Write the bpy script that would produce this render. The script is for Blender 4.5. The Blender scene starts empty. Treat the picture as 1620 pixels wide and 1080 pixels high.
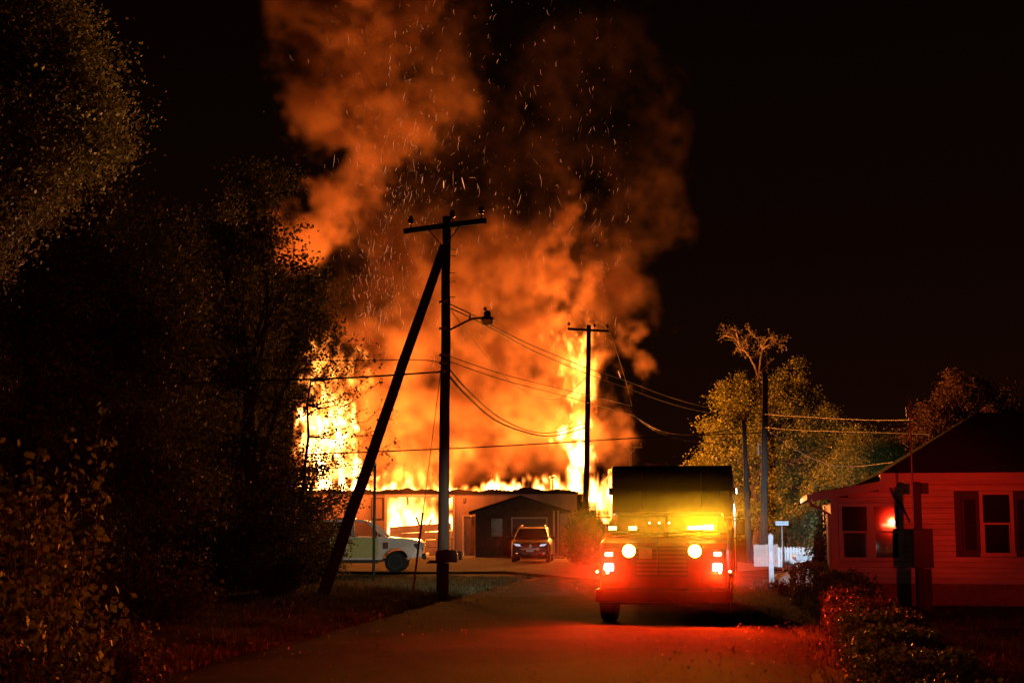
import bpy, bmesh, math, random
import numpy as np
from mathutils import Vector, Matrix

random.seed(7)
RNG = np.random.default_rng(11)
PI = math.pi
R = math.radians
scene = bpy.context.scene
C = scene.collection

# ------------------------------------------------------------------ camera
CAM_H = 1.85
F_PX = 2250.0                      # focal length in photograph pixels (1620 wide)
HORIZON = 829.0
PITCH = math.atan((HORIZON - 540.0) / F_PX)
cam_data = bpy.data.cameras.new('camera')
cam = bpy.data.objects.new('camera', cam_data)
C.objects.link(cam)
cam.location = (0, 0, CAM_H)
cam.rotation_euler = (PI / 2 + PITCH, 0, 0)
cam_data.sensor_width = 36.0
cam_data.lens = F_PX / 1620.0 * 36.0
cam_data.clip_start = 0.1
cam_data.clip_end = 2000.0
scene.camera = cam

# ------------------------------------------------------------------ night sky, moonlight, exposure
world = bpy.data.worlds.new('World')
scene.world = world
world.use_nodes = True
wn = world.node_tree
wn.nodes.clear()
w_out = wn.nodes.new('ShaderNodeOutputWorld')
w_bg = wn.nodes.new('ShaderNodeBackground')
w_sky = wn.nodes.new('ShaderNodeTexSky')
w_sky.sky_type = 'NISHITA'
w_sky.sun_disc = False
w_sky.sun_elevation = R(20)
w_sky.sun_rotation = R(200)
w_tint = wn.nodes.new('ShaderNodeMix')          # smoke-stained night sky
w_tint.data_type = 'RGBA'
w_tint.blend_type = 'MULTIPLY'
w_tint.inputs[0].default_value = 1.0
w_tint.inputs[7].default_value = (1.0, 0.20, 0.05, 1)
wn.links.new(w_sky.outputs[0], w_tint.inputs[6])
wn.links.new(w_tint.outputs[2], w_bg.inputs[0])
wn.links.new(w_bg.outputs[0], w_out.inputs[0])
w_bg.inputs[1].default_value = 0.0011
moon_data = bpy.data.lights.new('moon', 'SUN')
moon_data.energy = 0.004
moon_data.angle = R(0.5)
moon_data.color = (1.0, 0.95, 0.88)
moon = bpy.data.objects.new('moon', moon_data)
C.objects.link(moon)
moon.rotation_euler = (R(70), 0, R(20))

scene.view_settings.view_transform = 'Standard'
scene.view_settings.look = 'None'
scene.view_settings.exposure = 0.0
scene.view_settings.gamma = 1.0
scene.view_settings.use_curve_mapping = False
scene.render.engine = 'CYCLES'
cy = scene.cycles
cy.max_bounces = 5
cy.diffuse_bounces = 2
cy.glossy_bounces = 3
cy.transmission_bounces = 4
cy.volume_bounces = 1
cy.transparent_max_bounces = 12
cy.volume_step_rate = 2.0
cy.volume_max_steps = 256
cy.sample_clamp_indirect = 4.0
cy.use_denoising = True

# ------------------------------------------------------------------ helpers: pixels to places
_cp, _sp = math.cos(PITCH), math.sin(PITCH)


def ray(px, py):
    x = (px - 810.0) / F_PX
    y = -(py - 540.0) / F_PX
    return Vector((x, _cp - y * _sp, _sp + y * _cp))


def P(px, py, Y):
    """the point seen at a photograph pixel, Y metres in front of the camera"""
    d = ray(px, py)
    return Vector((0, 0, CAM_H)) + d * (Y / d.y)


def G(px, py):
    """the ground point seen at a pixel"""
    d = ray(px, py)
    return Vector((0, 0, CAM_H)) + d * (-CAM_H / d.z)


# ------------------------------------------------------------------ helpers: objects
def tag(o, label=None, cat=None, group=None, kind=None):
    if label: o['label'] = label
    if cat: o['category'] = cat
    if group: o['group'] = group
    if kind: o['kind'] = kind
    return o


def empty(name, loc=(0, 0, 0), rz=0.0, label=None, cat=None, group=None):
    o = bpy.data.objects.new(name, None)
    C.objects.link(o)
    o.location = loc
    o.rotation_euler = (0, 0, rz)
    o.empty_display_size = 0.2
    return tag(o, label, cat, group)


def lamp(name, kind, loc, energy, color, radius=0.05, parent=None, aim=None, spot=90, blend=0.5):
    d = bpy.data.lights.new(name, kind)
    d.energy = energy
    d.color = color
    d.shadow_soft_size = radius
    o = bpy.data.objects.new(name, d)
    C.objects.link(o)
    o.location = loc
    if kind == 'SPOT':
        d.spot_size = R(spot)
        d.spot_blend = blend
    if aim is not None:
        o.rotation_euler = Vector(aim).to_track_quat('-Z', 'Y').to_euler()
    if parent: o.parent = parent
    return o


def copy_tree(o, parent=None):
    c = o.copy()
    C.objects.link(c)
    c.parent = parent
    for ch in [k for k in o.children]:
        copy_tree(ch, c)
    return c


class MB:
    """collects shapes, then links them as ONE mesh object"""
    def __init__(self):
        self.v, self.f = [], []

    def add(self, vs, fs):
        n = len(self.v)
        self.v += [tuple(p) for p in vs]
        self.f += [tuple(i + n for i in q) for q in fs]
        return self

    def box(self, x0, x1, y0, y1, z0, z1, M=None):
        vs = [Vector(p) for p in ((x0, y0, z0), (x1, y0, z0), (x1, y1, z0), (x0, y1, z0),
                                  (x0, y0, z1), (x1, y0, z1), (x1, y1, z1), (x0, y1, z1))]
        if M is not None: vs = [M @ p for p in vs]
        return self.add(vs, [(0, 3, 2, 1), (4, 5, 6, 7), (0, 1, 5, 4), (1, 2, 6, 5), (2, 3, 7, 6), (3, 0, 4, 7)])

    def beam(self, a, b, w, h=None, up=(0, 0, 1)):
        a, b = Vector(a), Vector(b)
        h = h or w
        d = (b - a)
        L = d.length
        d.normalize()
        s = d.cross(Vector(up))
        if s.length < 1e-4: s = d.cross(Vector((0, 1, 0)))
        s.normalize()
        u = s.cross(d)
        vs = []
        for p in (a, b):
            for sx, sy in ((-1, -1), (1, -1), (1, 1), (-1, 1)):
                vs.append(p + s * (sx * w / 2) + u * (sy * h / 2))
        return self.add(vs, [(3, 2, 1, 0), (4, 5, 6, 7), (0, 1, 5, 4), (1, 2, 6, 5), (2, 3, 7, 6), (3, 0, 4, 7)])

    def tube(self, pts, rad, seg=8, cap=True):
        pts = [Vector(p) for p in pts]
        n = len(pts)
        if not hasattr(rad, '__len__'): rad = [rad] * n
        vs, fs = [], []
        prev = None
        for i, p in enumerate(pts):
            t = pts[min(i + 1, n - 1)] - pts[max(i - 1, 0)]
            if t.length < 1e-9: t = Vector((0, 0, 1))
            t.normalize()
            if prev is None:
                ref = Vector((0, 0, 1)) if abs(t.z) < 0.9 else Vector((1, 0, 0))
                s = t.cross(ref).normalized()
            else:
                s = (prev - t * prev.dot(t))
                s = s.normalized() if s.length > 1e-6 else t.orthogonal().normalized()
            prev = s
            u = t.cross(s)
            for k in range(seg):
                a = 2 * PI * k / seg
                vs.append(p + (s * math.cos(a) + u * math.sin(a)) * rad[i])
        for i in range(n - 1):
            for k in range(seg):
                k2 = (k + 1) % seg
                fs.append((i * seg + k, i * seg + k2, (i + 1) * seg + k2, (i + 1) * seg + k))
        if cap:
            fs.append(tuple(range(seg))[::-1])
            fs.append(tuple((n - 1) * seg + k for k in range(seg)))
        return self.add(vs, fs)

    def lathe(self, prof, M=None, seg=16):
        """profile of (radius, height) about local z"""
        vs, fs = [], []
        for r, z in prof:
            for k in range(seg):
                a = 2 * PI * k / seg
                vs.append(Vector((r * math.cos(a), r * math.sin(a), z)))
        for i in range(len(prof) - 1):
            for k in range(seg):
                k2 = (k + 1) % seg
                fs.append((i * seg + k, i * seg + k2, (i + 1) * seg + k2, (i + 1) * seg + k))
        fs.append(tuple(range(seg))[::-1])
        fs.append(tuple((len(prof) - 1) * seg + k for k in range(seg)))
        if M is not None: vs = [M @ p for p in vs]
        return self.add(vs, fs)

    def prism(self, poly, axis, a, b):
        """poly of 2D points extruded along axis ('x','y','z') from a to b"""
        def mk(p, t):
            return {'x': (t, p[0], p[1]), 'y': (p[0], t, p[1]), 'z': (p[0], p[1], t)}[axis]
        n = len(poly)
        vs = [mk(p, a) for p in poly] + [mk(p, b) for p in poly]
        fs = [tuple(range(n)), tuple(range(2 * n - 1, n - 1, -1))]
        for i in range(n):
            j = (i + 1) % n
            fs.append((i, n + i, n + j, j))
        return self.add(vs, fs)

    def build(self, name, material, parent=None, smooth=False, bevel=0.0, seg=2, loc=None):
        me = bpy.data.meshes.new(name)
        me.from_pydata(self.v, [], self.f)
        bm = bmesh.new()
        bm.from_mesh(me)
        bmesh.ops.recalc_face_normals(bm, faces=bm.faces)
        bm.to_mesh(me)
        bm.free()
        if material is not None: me.materials.append(material)
        if smooth:
            me.polygons.foreach_set('use_smooth', [True] * len(me.polygons))
        o = bpy.data.objects.new(name, me)
        C.objects.link(o)
        if parent: o.parent = parent
        if loc is not None: o.location = loc
        if bevel:
            m = o.modifiers.new('bevel', 'BEVEL')
            m.width = bevel
            m.segments = seg
            m.limit_method = 'ANGLE'
            m.angle_limit = R(35)
        return o


def np_mesh(name, verts, faces_n, faces, material, parent=None):
    """fast mesh: faces is an (n, faces_n) int array"""
    me = bpy.data.meshes.new(name)
    nv, nf = len(verts), len(faces)
    me.vertices.add(nv)
    me.vertices.foreach_set('co', np.asarray(verts, np.float32).ravel())
    me.loops.add(nf * faces_n)
    me.loops.foreach_set('vertex_index', np.asarray(faces, np.int32).ravel())
    me.polygons.add(nf)
    me.polygons.foreach_set('loop_start', np.arange(0, nf * faces_n, faces_n, dtype=np.int32))
    me.polygons.foreach_set('loop_total', np.full(nf, faces_n, np.int32))
    me.update(calc_edges=True)
    me.validate()
    if material is not None: me.materials.append(material)
    o = bpy.data.objects.new(name, me)
    C.objects.link(o)
    if parent: o.parent = parent
    return o


# ------------------------------------------------------------------ helpers: materials
MATS = {}


def mat(name, col, rough=0.7, metal=0.0, var=0.25, scale=6.0, bump=0.0, bscale=None, col2=None, spec=0.4,
        coat=0.0, stretch=None, detail=6.0):
    if name in MATS: return MATS[name]
    m = bpy.data.materials.new(name)
    m.use_nodes = True
    nt = m.node_tree
    b = nt.nodes['Principled BSDF']
    b.inputs['Roughness'].default_value = rough
    b.inputs['Metallic'].default_value = metal
    b.inputs['Specular IOR Level'].default_value = spec
    b.inputs['Coat Weight'].default_value = coat
    tc = nt.nodes.new('ShaderNodeTexCoord')
    src = tc.outputs['Object']
    if stretch:
        mp = nt.nodes.new('ShaderNodeMapping')
        mp.inputs['Scale'].default_value = stretch
        nt.links.new(src, mp.inputs[0])
        src = mp.outputs[0]
    nz = nt.nodes.new('ShaderNodeTexNoise')
    nz.inputs['Scale'].default_value = scale
    nz.inputs['Detail'].default_value = detail
    nz.inputs['Roughness'].default_value = 0.65
    nt.links.new(src, nz.inputs['Vector'])
    rp = nt.nodes.new('ShaderNodeValToRGB')
    c2 = col2 or tuple(c * (1 - var) for c in col)
    c1 = tuple(min(1, c * (1 + var * 0.5)) for c in col)
    rp.color_ramp.elements[0].position = 0.32
    rp.color_ramp.elements[0].color = (*c2, 1)
    rp.color_ramp.elements[1].position = 0.68
    rp.color_ramp.elements[1].color = (*c1, 1)
    nt.links.new(nz.outputs['Fac'], rp.inputs[0])
    nt.links.new(rp.outputs[0], b.inputs['Base Color'])
    if bump:
        nb = nt.nodes.new('ShaderNodeTexNoise')
        nb.inputs['Scale'].default_value = bscale or scale * 5
        nb.inputs['Detail'].default_value = 8
        nt.links.new(src, nb.inputs['Vector'])
        bp = nt.nodes.new('ShaderNodeBump')
        bp.inputs['Strength'].default_value = bump
        bp.inputs['Distance'].default_value = 0.05
        nt.links.new(nb.outputs['Fac'], bp.inputs['Height'])
        nt.links.new(bp.outputs[0], b.inputs['Normal'])
    MATS[name] = m
    return m


def emit(name, col, strength, base=(0.6, 0.6, 0.6)):
    if name in MATS: return MATS[name]
    m = bpy.data.materials.new(name)
    m.use_nodes = True
    b = m.node_tree.nodes['Principled BSDF']
    b.inputs['Base Color'].default_value = (*base, 1)
    b.inputs['Emission Color'].default_value = (*col, 1)
    b.inputs['Emission Strength'].default_value = strength
    MATS[name] = m
    return m


def glass(name, col=(0.02, 0.02, 0.02), rough=0.05, alpha=1.0):
    if name in MATS: return MATS[name]
    m = bpy.data.materials.new(name)
    m.use_nodes = True
    b = m.node_tree.nodes['Principled BSDF']
    b.inputs['Base Color'].default_value = (*col, 1)
    b.inputs['Roughness'].default_value = rough
    b.inputs['Specular IOR Level'].default_value = 0.8
    b.inputs['Alpha'].default_value = alpha
    MATS[name] = m
    return m


def leaf_mat(name, c1, c2, trans=0.35):
    if name in MATS: return MATS[name]
    m = bpy.data.materials.new(name)
    m.use_nodes = True
    nt = m.node_tree
    b = nt.nodes['Principled BSDF']
    b.inputs['Roughness'].default_value = 0.55
    b.inputs['Specular IOR Level'].default_value = 0.35
    g = nt.nodes.new('ShaderNodeNewGeometry')
    rp = nt.nodes.new('ShaderNodeValToRGB')
    rp.color_ramp.elements[0].color = (*c1, 1)
    rp.color_ramp.elements[1].color = (*c2, 1)
    nt.links.new(g.outputs['Random Per Island'], rp.inputs[0])
    nt.links.new(rp.outputs[0], b.inputs['Base Color'])
    tr = nt.nodes.new('ShaderNodeBsdfTranslucent')
    nt.links.new(rp.outputs[0], tr.inputs[0])
    mx = nt.nodes.new('ShaderNodeMixShader')
    mx.inputs[0].default_value = trans
    nt.links.new(b.outputs[0], mx.inputs[1])
    nt.links.new(tr.outputs[0], mx.inputs[2])
    nt.links.new(mx.outputs[0], nt.nodes['Material Output'].inputs['Surface'])
    MATS[name] = m
    return m
# ------------------------------------------------------------------ lamp levels (watts)
ENG_HEAD, ENG_RED, ENG_AMB, ENG_SCENE, TREE_FILL = 25.0, 1900.0, 400.0, 46000.0, 5000.0
RED_HOUSE, RED_ROAD, CAR_HEAD = 18500.0, 3500.0, 12.0
HALO_SMOKE = 0.023  # density of the smoke added for the lamp halos
# ------------------------------------------------------------------ the setting: ground, road, yard
M_GRASSGROUND = mat('grass_ground', (0.075, 0.07, 0.035), 0.95, var=0.6, scale=0.9, bump=0.6, bscale=14, col2=(0.035, 0.04, 0.018), spec=0.05)
M_ASPHALT = mat('asphalt', (0.034, 0.031, 0.029), 0.95, var=0.45, scale=0.45, bump=1.0, bscale=35, spec=0.03)
M_GRAVEL = mat('gravel', (0.21, 0.19, 0.165), 1.0, var=0.35, scale=1.6, bump=0.8, bscale=25, spec=0.03)
M_PATCH = mat('old_patch', (0.055, 0.052, 0.05), 0.7, var=0.3, scale=2.0, bump=0.4, bscale=60)
M_CONCRETE = mat('concrete', (0.33, 0.31, 0.28), 0.9, var=0.25, scale=3, bump=0.3)


def XL(y): return -7.1 + 0.155 * y     # left edge of the road
def XR(y): return 0.6 + 0.178 * y      # right edge of the road


gv, gf = [], []
NXG, NYG = 90, 110
for j in range(NYG):
    y = -60 + 420 * (j / (NYG - 1)) ** 1.6
    for i in range(NXG):
        x = -170 + 340 * i / (NXG - 1)
        edge = max(XL(y) - x, x - XR(y))
        z = 0.0
        if 0 < edge and y < 62: z = 0.06 * min(1, edge / 2.0) * (0.5 + 0.5 * math.sin(x * 1.7 + 0.6 * y) * math.cos(0.9 * y))
        gv.append((x, y, z))
gf = [(j * NXG + i, j * NXG + i + 1, (j + 1) * NXG + i + 1, (j + 1) * NXG + i) for j in range(NYG - 1) for i in range(NXG - 1)]
ground = MB().add(gv, gf).build('ground', M_GRASSGROUND, smooth=True)
tag(ground, kind='structure')

# road with ragged edges, a crown and worn shoulders
rv, rf = [], []
rr = random.Random(3)
rows = [(-30 + 1.0 * k) for k in range(0, 200)]
for y in rows:
    for s in range(9):
        t = s / 8
        x = XL(y) + (XR(y) - XL(y)) * t
        if s in (0, 8): x += rr.uniform(-0.16, 0.16) + 0.22 * math.sin(y * 0.55 + s) + 0.13 * math.sin(y * 1.45)
        rv.append((x, y, 0.064 + 0.05 * (1 - (2 * t - 1) ** 2) - (0.055 if s in (0, 8) else 0)))
rf = [(j * 9 + i, j * 9 + i + 1, (j + 1) * 9 + i + 1, (j + 1) * 9 + i) for j in range(len(rows) - 1) for i in range(8)]
road = MB().add(rv, rf).build('road', M_ASPHALT, smooth=True)
tag(road, kind='structure')
# cracks and old repairs in the asphalt
nt = M_ASPHALT.node_tree
bsdf = nt.nodes['Principled BSDF']
old = bsdf.inputs['Base Color'].links[0].from_socket
tcn = nt.nodes.new('ShaderNodeTexCoord')
wob = nt.nodes.new('ShaderNodeTexNoise'); wob.inputs['Scale'].default_value = 1.3; wob.inputs['Detail'].default_value = 5
nt.links.new(tcn.outputs['Object'], wob.inputs['Vector'])
vm = nt.nodes.new('ShaderNodeVectorMath'); vm.operation = 'MULTIPLY_ADD'
vm.inputs[1].default_value = (1.1, 1.1, 0)
nt.links.new(wob.outputs['Color'], vm.inputs[0]); nt.links.new(tcn.outputs['Object'], vm.inputs[2])
vor = nt.nodes.new('ShaderNodeTexVoronoi'); vor.feature = 'DISTANCE_TO_EDGE'; vor.inputs['Scale'].default_value = 0.42
nt.links.new(vm.outputs[0], vor.inputs['Vector'])
rmp = nt.nodes.new('ShaderNodeValToRGB')
rmp.color_ramp.elements[0].position = 0.004; rmp.color_ramp.elements[0].color = (0.25, 0.25, 0.25, 1)
rmp.color_ramp.elements[1].position = 0.012; rmp.color_ramp.elements[1].color = (1, 1, 1, 1)
nt.links.new(vor.outputs['Distance'], rmp.inputs[0])
big = nt.nodes.new('ShaderNodeTexNoise'); big.inputs['Scale'].default_value = 0.22; big.inputs['Detail'].default_value = 3
nt.links.new(tcn.outputs['Object'], big.inputs['Vector'])
rb = nt.nodes.new('ShaderNodeValToRGB')
rb.color_ramp.elements[0].position = 0.45; rb.color_ramp.elements[0].color = (0.6, 0.6, 0.6, 1)
rb.color_ramp.elements[1].position = 0.52; rb.color_ramp.elements[1].color = (1.25, 1.22, 1.2, 1)
nt.links.new(big.outputs['Fac'], rb.inputs[0])
def mulc(a, b):
    n_ = nt.nodes.new('ShaderNodeMix'); n_.data_type = 'RGBA'; n_.blend_type = 'MULTIPLY'
    n_.inputs[0].default_value = 1.0
    nt.links.new(a, n_.inputs[6]); nt.links.new(b, n_.inputs[7])
    return n_.outputs[2]
nt.links.new(mulc(mulc(old, rmp.outputs[0]), rb.outputs[0]), bsdf.inputs['Base Color'])
ROAD_Z = 0.10

# gravel yard in front of the burning workshop
yp = [G(600, 909), G(700, 909), G(800, 908), G(905, 918), G(968, 924)]
yv = [(p.x, p.y, 0.115) for p in yp] + [(11.0, 58, 0.115), (10.2, 80.9, 0.115), (-14, 80.9, 0.115), (-13, 62, 0.115), (-8.5, 55, 0.115)]
tag(MB().add(yv, [tuple(range(len(yv)))]).build('yard', M_GRAVEL), kind='structure')
# a side street of pale concrete beyond the engine
sv = [(7.6, 41, 0.112), (10.6, 41.6, 0.112), (24, 46, 0.112), (24, 54, 0.112), (10.9, 55, 0.112), (8.9, 50, 0.112)]
tag(MB().add(sv, [tuple(range(6))]).build('side_street', M_CONCRETE), kind='structure')

# ------------------------------------------------------------------ the burning workshop
M_WALL = mat('painted_wall', (0.34, 0.27, 0.22), 0.85, var=0.3, scale=1.2, bump=0.15, stretch=(1, 1, 0.3))
M_CHAR = mat('char', (0.02, 0.016, 0.014), 0.95, var=0.5, scale=5, bump=0.8)
M_DARKWOOD = mat('dark_wood', (0.075, 0.055, 0.042), 0.85, var=0.4, scale=4, bump=0.3)
M_TRIM = mat('pale_trim', (0.55, 0.50, 0.45), 0.7, var=0.15)
M_METAL = mat('galvanised', (0.35, 0.34, 0.33), 0.45, 0.8, var=0.2)
M_SHINGLE = mat('shingle', (0.035, 0.03, 0.028), 0.92, var=0.45, scale=9, bump=0.5, bscale=40)
M_DOORPANEL = mat('garage_panel', (0.35, 0.30, 0.26), 0.7, var=0.35, scale=2.5, bump=0.2)

WY = 81.0
def wx(px, Y=WY): return P(px, 829, Y).x
def wz(py, Y=WY): return P(810, py, Y).z

ws = empty('burning_workshop', (wx(720), WY, 0), 0, 'long single-storey workshop on fire with a burning garage opening', 'building')
def wpart(mb, name, m, parent=None, **k):
    o = mb.build(name, m, ws if parent is None else parent, **k)
    if parent is None: o.location = -Vector(ws.location)
    return o
xl, xg0, xg1, xd0, xd1, xr = wx(452), wx(612), wx(716), wx(733), wx(753), wx(913)
top = wz(781)
zg = wz(786)
zd = wz(816)
wpart(MB().box(xl, xg0, WY, WY + 0.2, 0, top), 'wall', M_WALL)
wpart(MB().box(xg0, xg1, WY, WY + 0.2, zg, top), 'wall', M_WALL)
wpart(MB().box(xg1, xd0, WY, WY + 0.2, 0, top), 'wall', M_WALL)
wpart(MB().box(xd0, xd1, WY, WY + 0.2, zd, top), 'wall', M_WALL)
wpart(MB().box(xd1, xr, WY, WY + 0.2, 0, top), 'wall', M_WALL)
wpart(MB().box(xl, xl + 0.2, WY + 0.202, WY + 15, 0, top - 0.3), 'side_wall', M_CHAR)
wpart(MB().box(xr - 0.2, xr, WY + 0.202, WY + 15, 0, top - 0.5), 'side_wall', M_CHAR)
wpart(MB().box(xl + 0.202, xr - 0.202, WY + 15, WY + 15.2, 0, top - 0.9), 'back_wall', M_CHAR)
wpart(MB().box(xl + 0.21, xr - 0.21, WY + 0.21, WY + 14.9, 0.0, 0.125), 'slab', M_CHAR)
# charred roof edge, uneven
jag = MB()
jr = random.Random(8)
n = 150
prof_t = []
for i in range(n + 1):
    t = i / n
    px = 452 + (915 - 452) * t
    h = 0.05 + 0.07 * jr.random() + 0.06 * math.sin(i * 0.37) + (0.22 * math.exp(-((px - 646) / 8) ** 2)) + (0.12 * math.exp(-((px - 838) / 25) ** 2))
    prof_t.append((wx(px), wz(777.5) + max(0.0, h)))
poly = [(wx(452), top + 0.003)] + prof_t[::1] + [(wx(915), top + 0.003)]
jag.prism(poly, 'y', WY - 0.35, WY + 0.5)
wpart(jag, 'roof_edge', M_CHAR)
# burnt rafters left standing
for k in range(9):
    x = xl + 2.2 + k * 2.1 + jr.uniform(-0.4, 0.4)
    y1 = WY + jr.uniform(2.2, 6)
    wpart(MB().beam((x, WY + 0.6, top + 0.05), (x + jr.uniform(-0.3, 0.3), y1, top + jr.uniform(-1.2, 0.1)), 0.09, 0.2), 'rafter', M_CHAR)
# opening trim, lit red hot at its edge
fr = wpart(MB().box(xg0 - 0.14, xg0 - 0.002, WY - 0.05, WY - 0.003, 0, zg + 0.16), 'opening_trim', M_TRIM)
wpart(MB().box(xg1 + 0.002, xg1 + 0.12, WY - 0.05, WY - 0.003, 0, zg + 0.16), 'opening_trim', M_TRIM)
wpart(MB().box(xg0 - 0.002, xg1 + 0.002, WY - 0.05, WY - 0.003, zg + 0.01, zg + 0.16), 'opening_trim', M_TRIM)
# side door with pale frame
dr = wpart(MB().box(xd0 + 0.05, xd1 - 0.05, WY + 0.05, WY + 0.1, 0.13, zd - 0.05), 'door', mat('door_paint', (0.22, 0.16, 0.12), 0.6))
MB().lathe([(0.0, 0), (0.035, 0.0), (0.035, 0.06), (0.0, 0.06)], Matrix.Translation((xd1 - 0.15, WY - 0.01, 1.1)) @ Matrix.Rotation(PI / 2, 4, 'X'), 8).build('door_knob', M_METAL, dr)
wpart(MB().box(xd0 - 0.07, xd0, WY - 0.04, WY - 0.003, 0, zd + 0.07), 'door_frame', M_TRIM)
wpart(MB().box(xd0, xd1, WY - 0.04, WY - 0.003, zd, zd + 0.07), 'door_frame', M_TRIM)
wpart(MB().box(xd1, xd1 + 0.07, WY - 0.04, WY - 0.003, 0, zd + 0.07), 'door_frame', M_TRIM)
# framed board on the wall
a, b, c, d = wx(587), wx(606), wz(821), wz(787)
bd = wpart(MB().box(a + 0.05, b - 0.05, WY - 0.03, WY - 0.003, c + 0.05, d - 0.05), 'notice_board', M_WALL)
brd = MB()
brd.box(a, a + 0.05, WY - 0.06, WY - 0.003, c, d).box(b - 0.05, b, WY - 0.06, WY - 0.003, c, d)
brd.box(a + 0.05, b - 0.05, WY - 0.06, WY - 0.003, c, c + 0.05).box(a + 0.05, b - 0.05, WY - 0.06, WY - 0.003, d - 0.05, d)
brd.build('board_frame', M_DARKWOOD, bd)
# wall lanterns (unlit)
for px, py in ((735, 790), (747, 819)):
    m_ = MB()
    q = Vector((wx(px), WY - 0.12, wz(py)))
    m_.lathe([(0.03, 0.1), (0.09, 0.08), (0.075, -0.1), (0.03, -0.14)], Matrix.Translation(q), 8).box(q.x - 0.04, q.x + 0.04, WY - 0.08, WY - 0.003, q.z - 0.02, q.z + 0.08)
    wpart(m_, 'wall_lantern', M_METAL)
# the garage door has dropped: bent sections lean in the opening
for k in range(4):
    z0 = 0.13 + k * 0.43
    tilt = R(-(0.4 + 1.1 * k))
    Mx = Matrix.Translation(((xg0 + xg1) / 2, WY + 0.45 + 0.12 * k, z0)) @ Matrix.Rotation(tilt, 4, 'Y') @ Matrix.Rotation(R(-14), 4, 'X')
    w_ = (xg1 - xg0) / 2 - 0.1
    sec = MB().box(-w_, w_, -0.02, 0.02, 0.0, 0.41, Mx)
    for s in range(4):
        u0 = -w_ + 0.1 + s * (2 * w_ / 4)
        sec.box(u0, u0 + 2 * w_ / 4 - 0.2, -0.035, -0.021, 0.09, 0.32, Mx)
    wpart(sec, 'garage_door_section', M_DOORPANEL)
wpart(MB().tube([(wx(877), WY + 2.5, top - 0.5), (wx(877), WY + 2.5, wz(757, WY + 2.5))], 0.13, 12).lathe(
    [(0.13, 0), (0.24, 0.02), (0.2, 0.14), (0.05, 0.2)], Matrix.Translation((wx(877), WY + 2.5, wz(757, WY + 2.5))), 12), 'stove_pipe', M_METAL)

# burning heap inside the garage
db = empty('rubble_heap', ((xg0 + xg1) / 2, WY + 3, 0.12), 0, 'heap of charred boards smouldering inside the garage opening', 'rubble')
for k in range(34):
    u = jr.uniform(-1.7, 1.7)
    h = 1.3 * max(0.1, 1 - (u / 2.0) ** 2)
    a_ = Vector((u, jr.uniform(-1.0, 1.2), jr.uniform(0.02, h)))
    dv = Vector((jr.uniform(-1, 1), jr.uniform(-0.6, 0.6), jr.uniform(-0.3, 0.5))).normalized() * jr.uniform(0.5, 1.3)
    if (a_ + dv).z < 0.03: dv.z = 0.03 - a_.z
    MB().beam(a_, a_ + dv, 0.14, 0.05).build('board', M_CHAR, db)

# studs of a burnt-out lean-to right of the workshop
st = empty('burnt_wall_frame', (wx(950, 86), 86, 0), 0, 'charred stud wall left standing beside the right hand flames', 'wall frame')
for k, px in enumerate((924, 931, 938, 945, 953, 958, 964, 970, 976)):
    x = wx(px, 86) - st.location.x
    h = (2.6, 3.1, 2.2, 3.4, 3.6, 4.6, 5.1, 5.3, 5.2)[k]
    MB().beam((x, 0, 0), (x + jr.uniform(-0.06, 0.06), jr.uniform(-0.1, 0.1), h), 0.1, 0.16, up=(0, 1, 0)).build('stud', M_CHAR if k % 3 else M_DARKWOOD, st)
MB().beam((wx(953, 86) - st.location.x, -0.1, 4.3), (wx(977, 86) - st.location.x, -0.1, 5.2), 0.12, 0.16).build('top_plate', M_CHAR, st)
MB().beam((wx(922, 86) - st.location.x, -0.1, 1.5), (wx(977, 86) - st.location.x, -0.1, 1.7), 0.08, 0.14).build('rail', M_CHAR, st)
MB().box(wx(965, 86) - st.location.x, wx(977, 86) - st.location.x, 0.12, 0.2, 0, 5.15).build('sheathing', M_DOORPANEL, st)

# ------------------------------------------------------------------ the dark gabled office in front of it
AY = 76.3
an = empty('gabled_office', (wx(822, AY), AY, 0), 0, 'small dark gabled office building behind the parked black car', 'building')
def apart(mb, name, m, parent=None, **k):
    o = mb.build(name, m, an if parent is None else parent, **k)
    if parent is None: o.location = -Vector(an.location)
    return o
ax0, ax1 = wx(752, AY), wx(889, AY)
ae = wz(806, AY)
apk = wz(783, AY)
axm = wx(823, AY)
w0, w1, wz0, wz1 = wx(777, AY), wx(795, AY), wz(848, AY), wz(820, AY)
g0, g1, gz1 = wx(811, AY), wx(864, AY), wz(820, AY)
# front wall in lapped boards round the openings
def lap(mb, x0, x1, z0, z1, y, step=0.2, proud=0.025, gap=0.009):
    n = max(1, int(round((z1 - z0) / step)))
    s = (z1 - z0) / n
    for k in range(n):
        a_, b_ = z0 + k * s, z0 + (k + 1) * s
        b_ -= gap
        mb.add([(x0, y - proud, a_), (x1, y - proud, a_), (x1, y - 0.002, b_), (x0, y - 0.002, b_), (x0, y, a_), (x1, y, a_)],
               [(0, 1, 2, 3), (4, 5, 1, 0)])
    return mb
apart(MB().box(ax0, w0, AY, AY + 0.15, 0, ae), 'wall', M_DARKWOOD)
apart(MB().box(w0, w1, AY, AY + 0.15, 0, wz0), 'wall', M_DARKWOOD)
apart(MB().box(w0, w1, AY, AY + 0.15, wz1, ae), 'wall', M_DARKWOOD)
apart(MB().box(w1, g0, AY, AY + 0.15, 0, ae), 'wall', M_DARKWOOD)
apart(MB().box(g0, g1, AY, AY + 0.15, gz1, ae), 'wall', M_DARKWOOD)
apart(MB().box(g1, ax1, AY, AY + 0.15, 0, ae), 'wall', M_DARKWOOD)
sd = MB()
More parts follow.
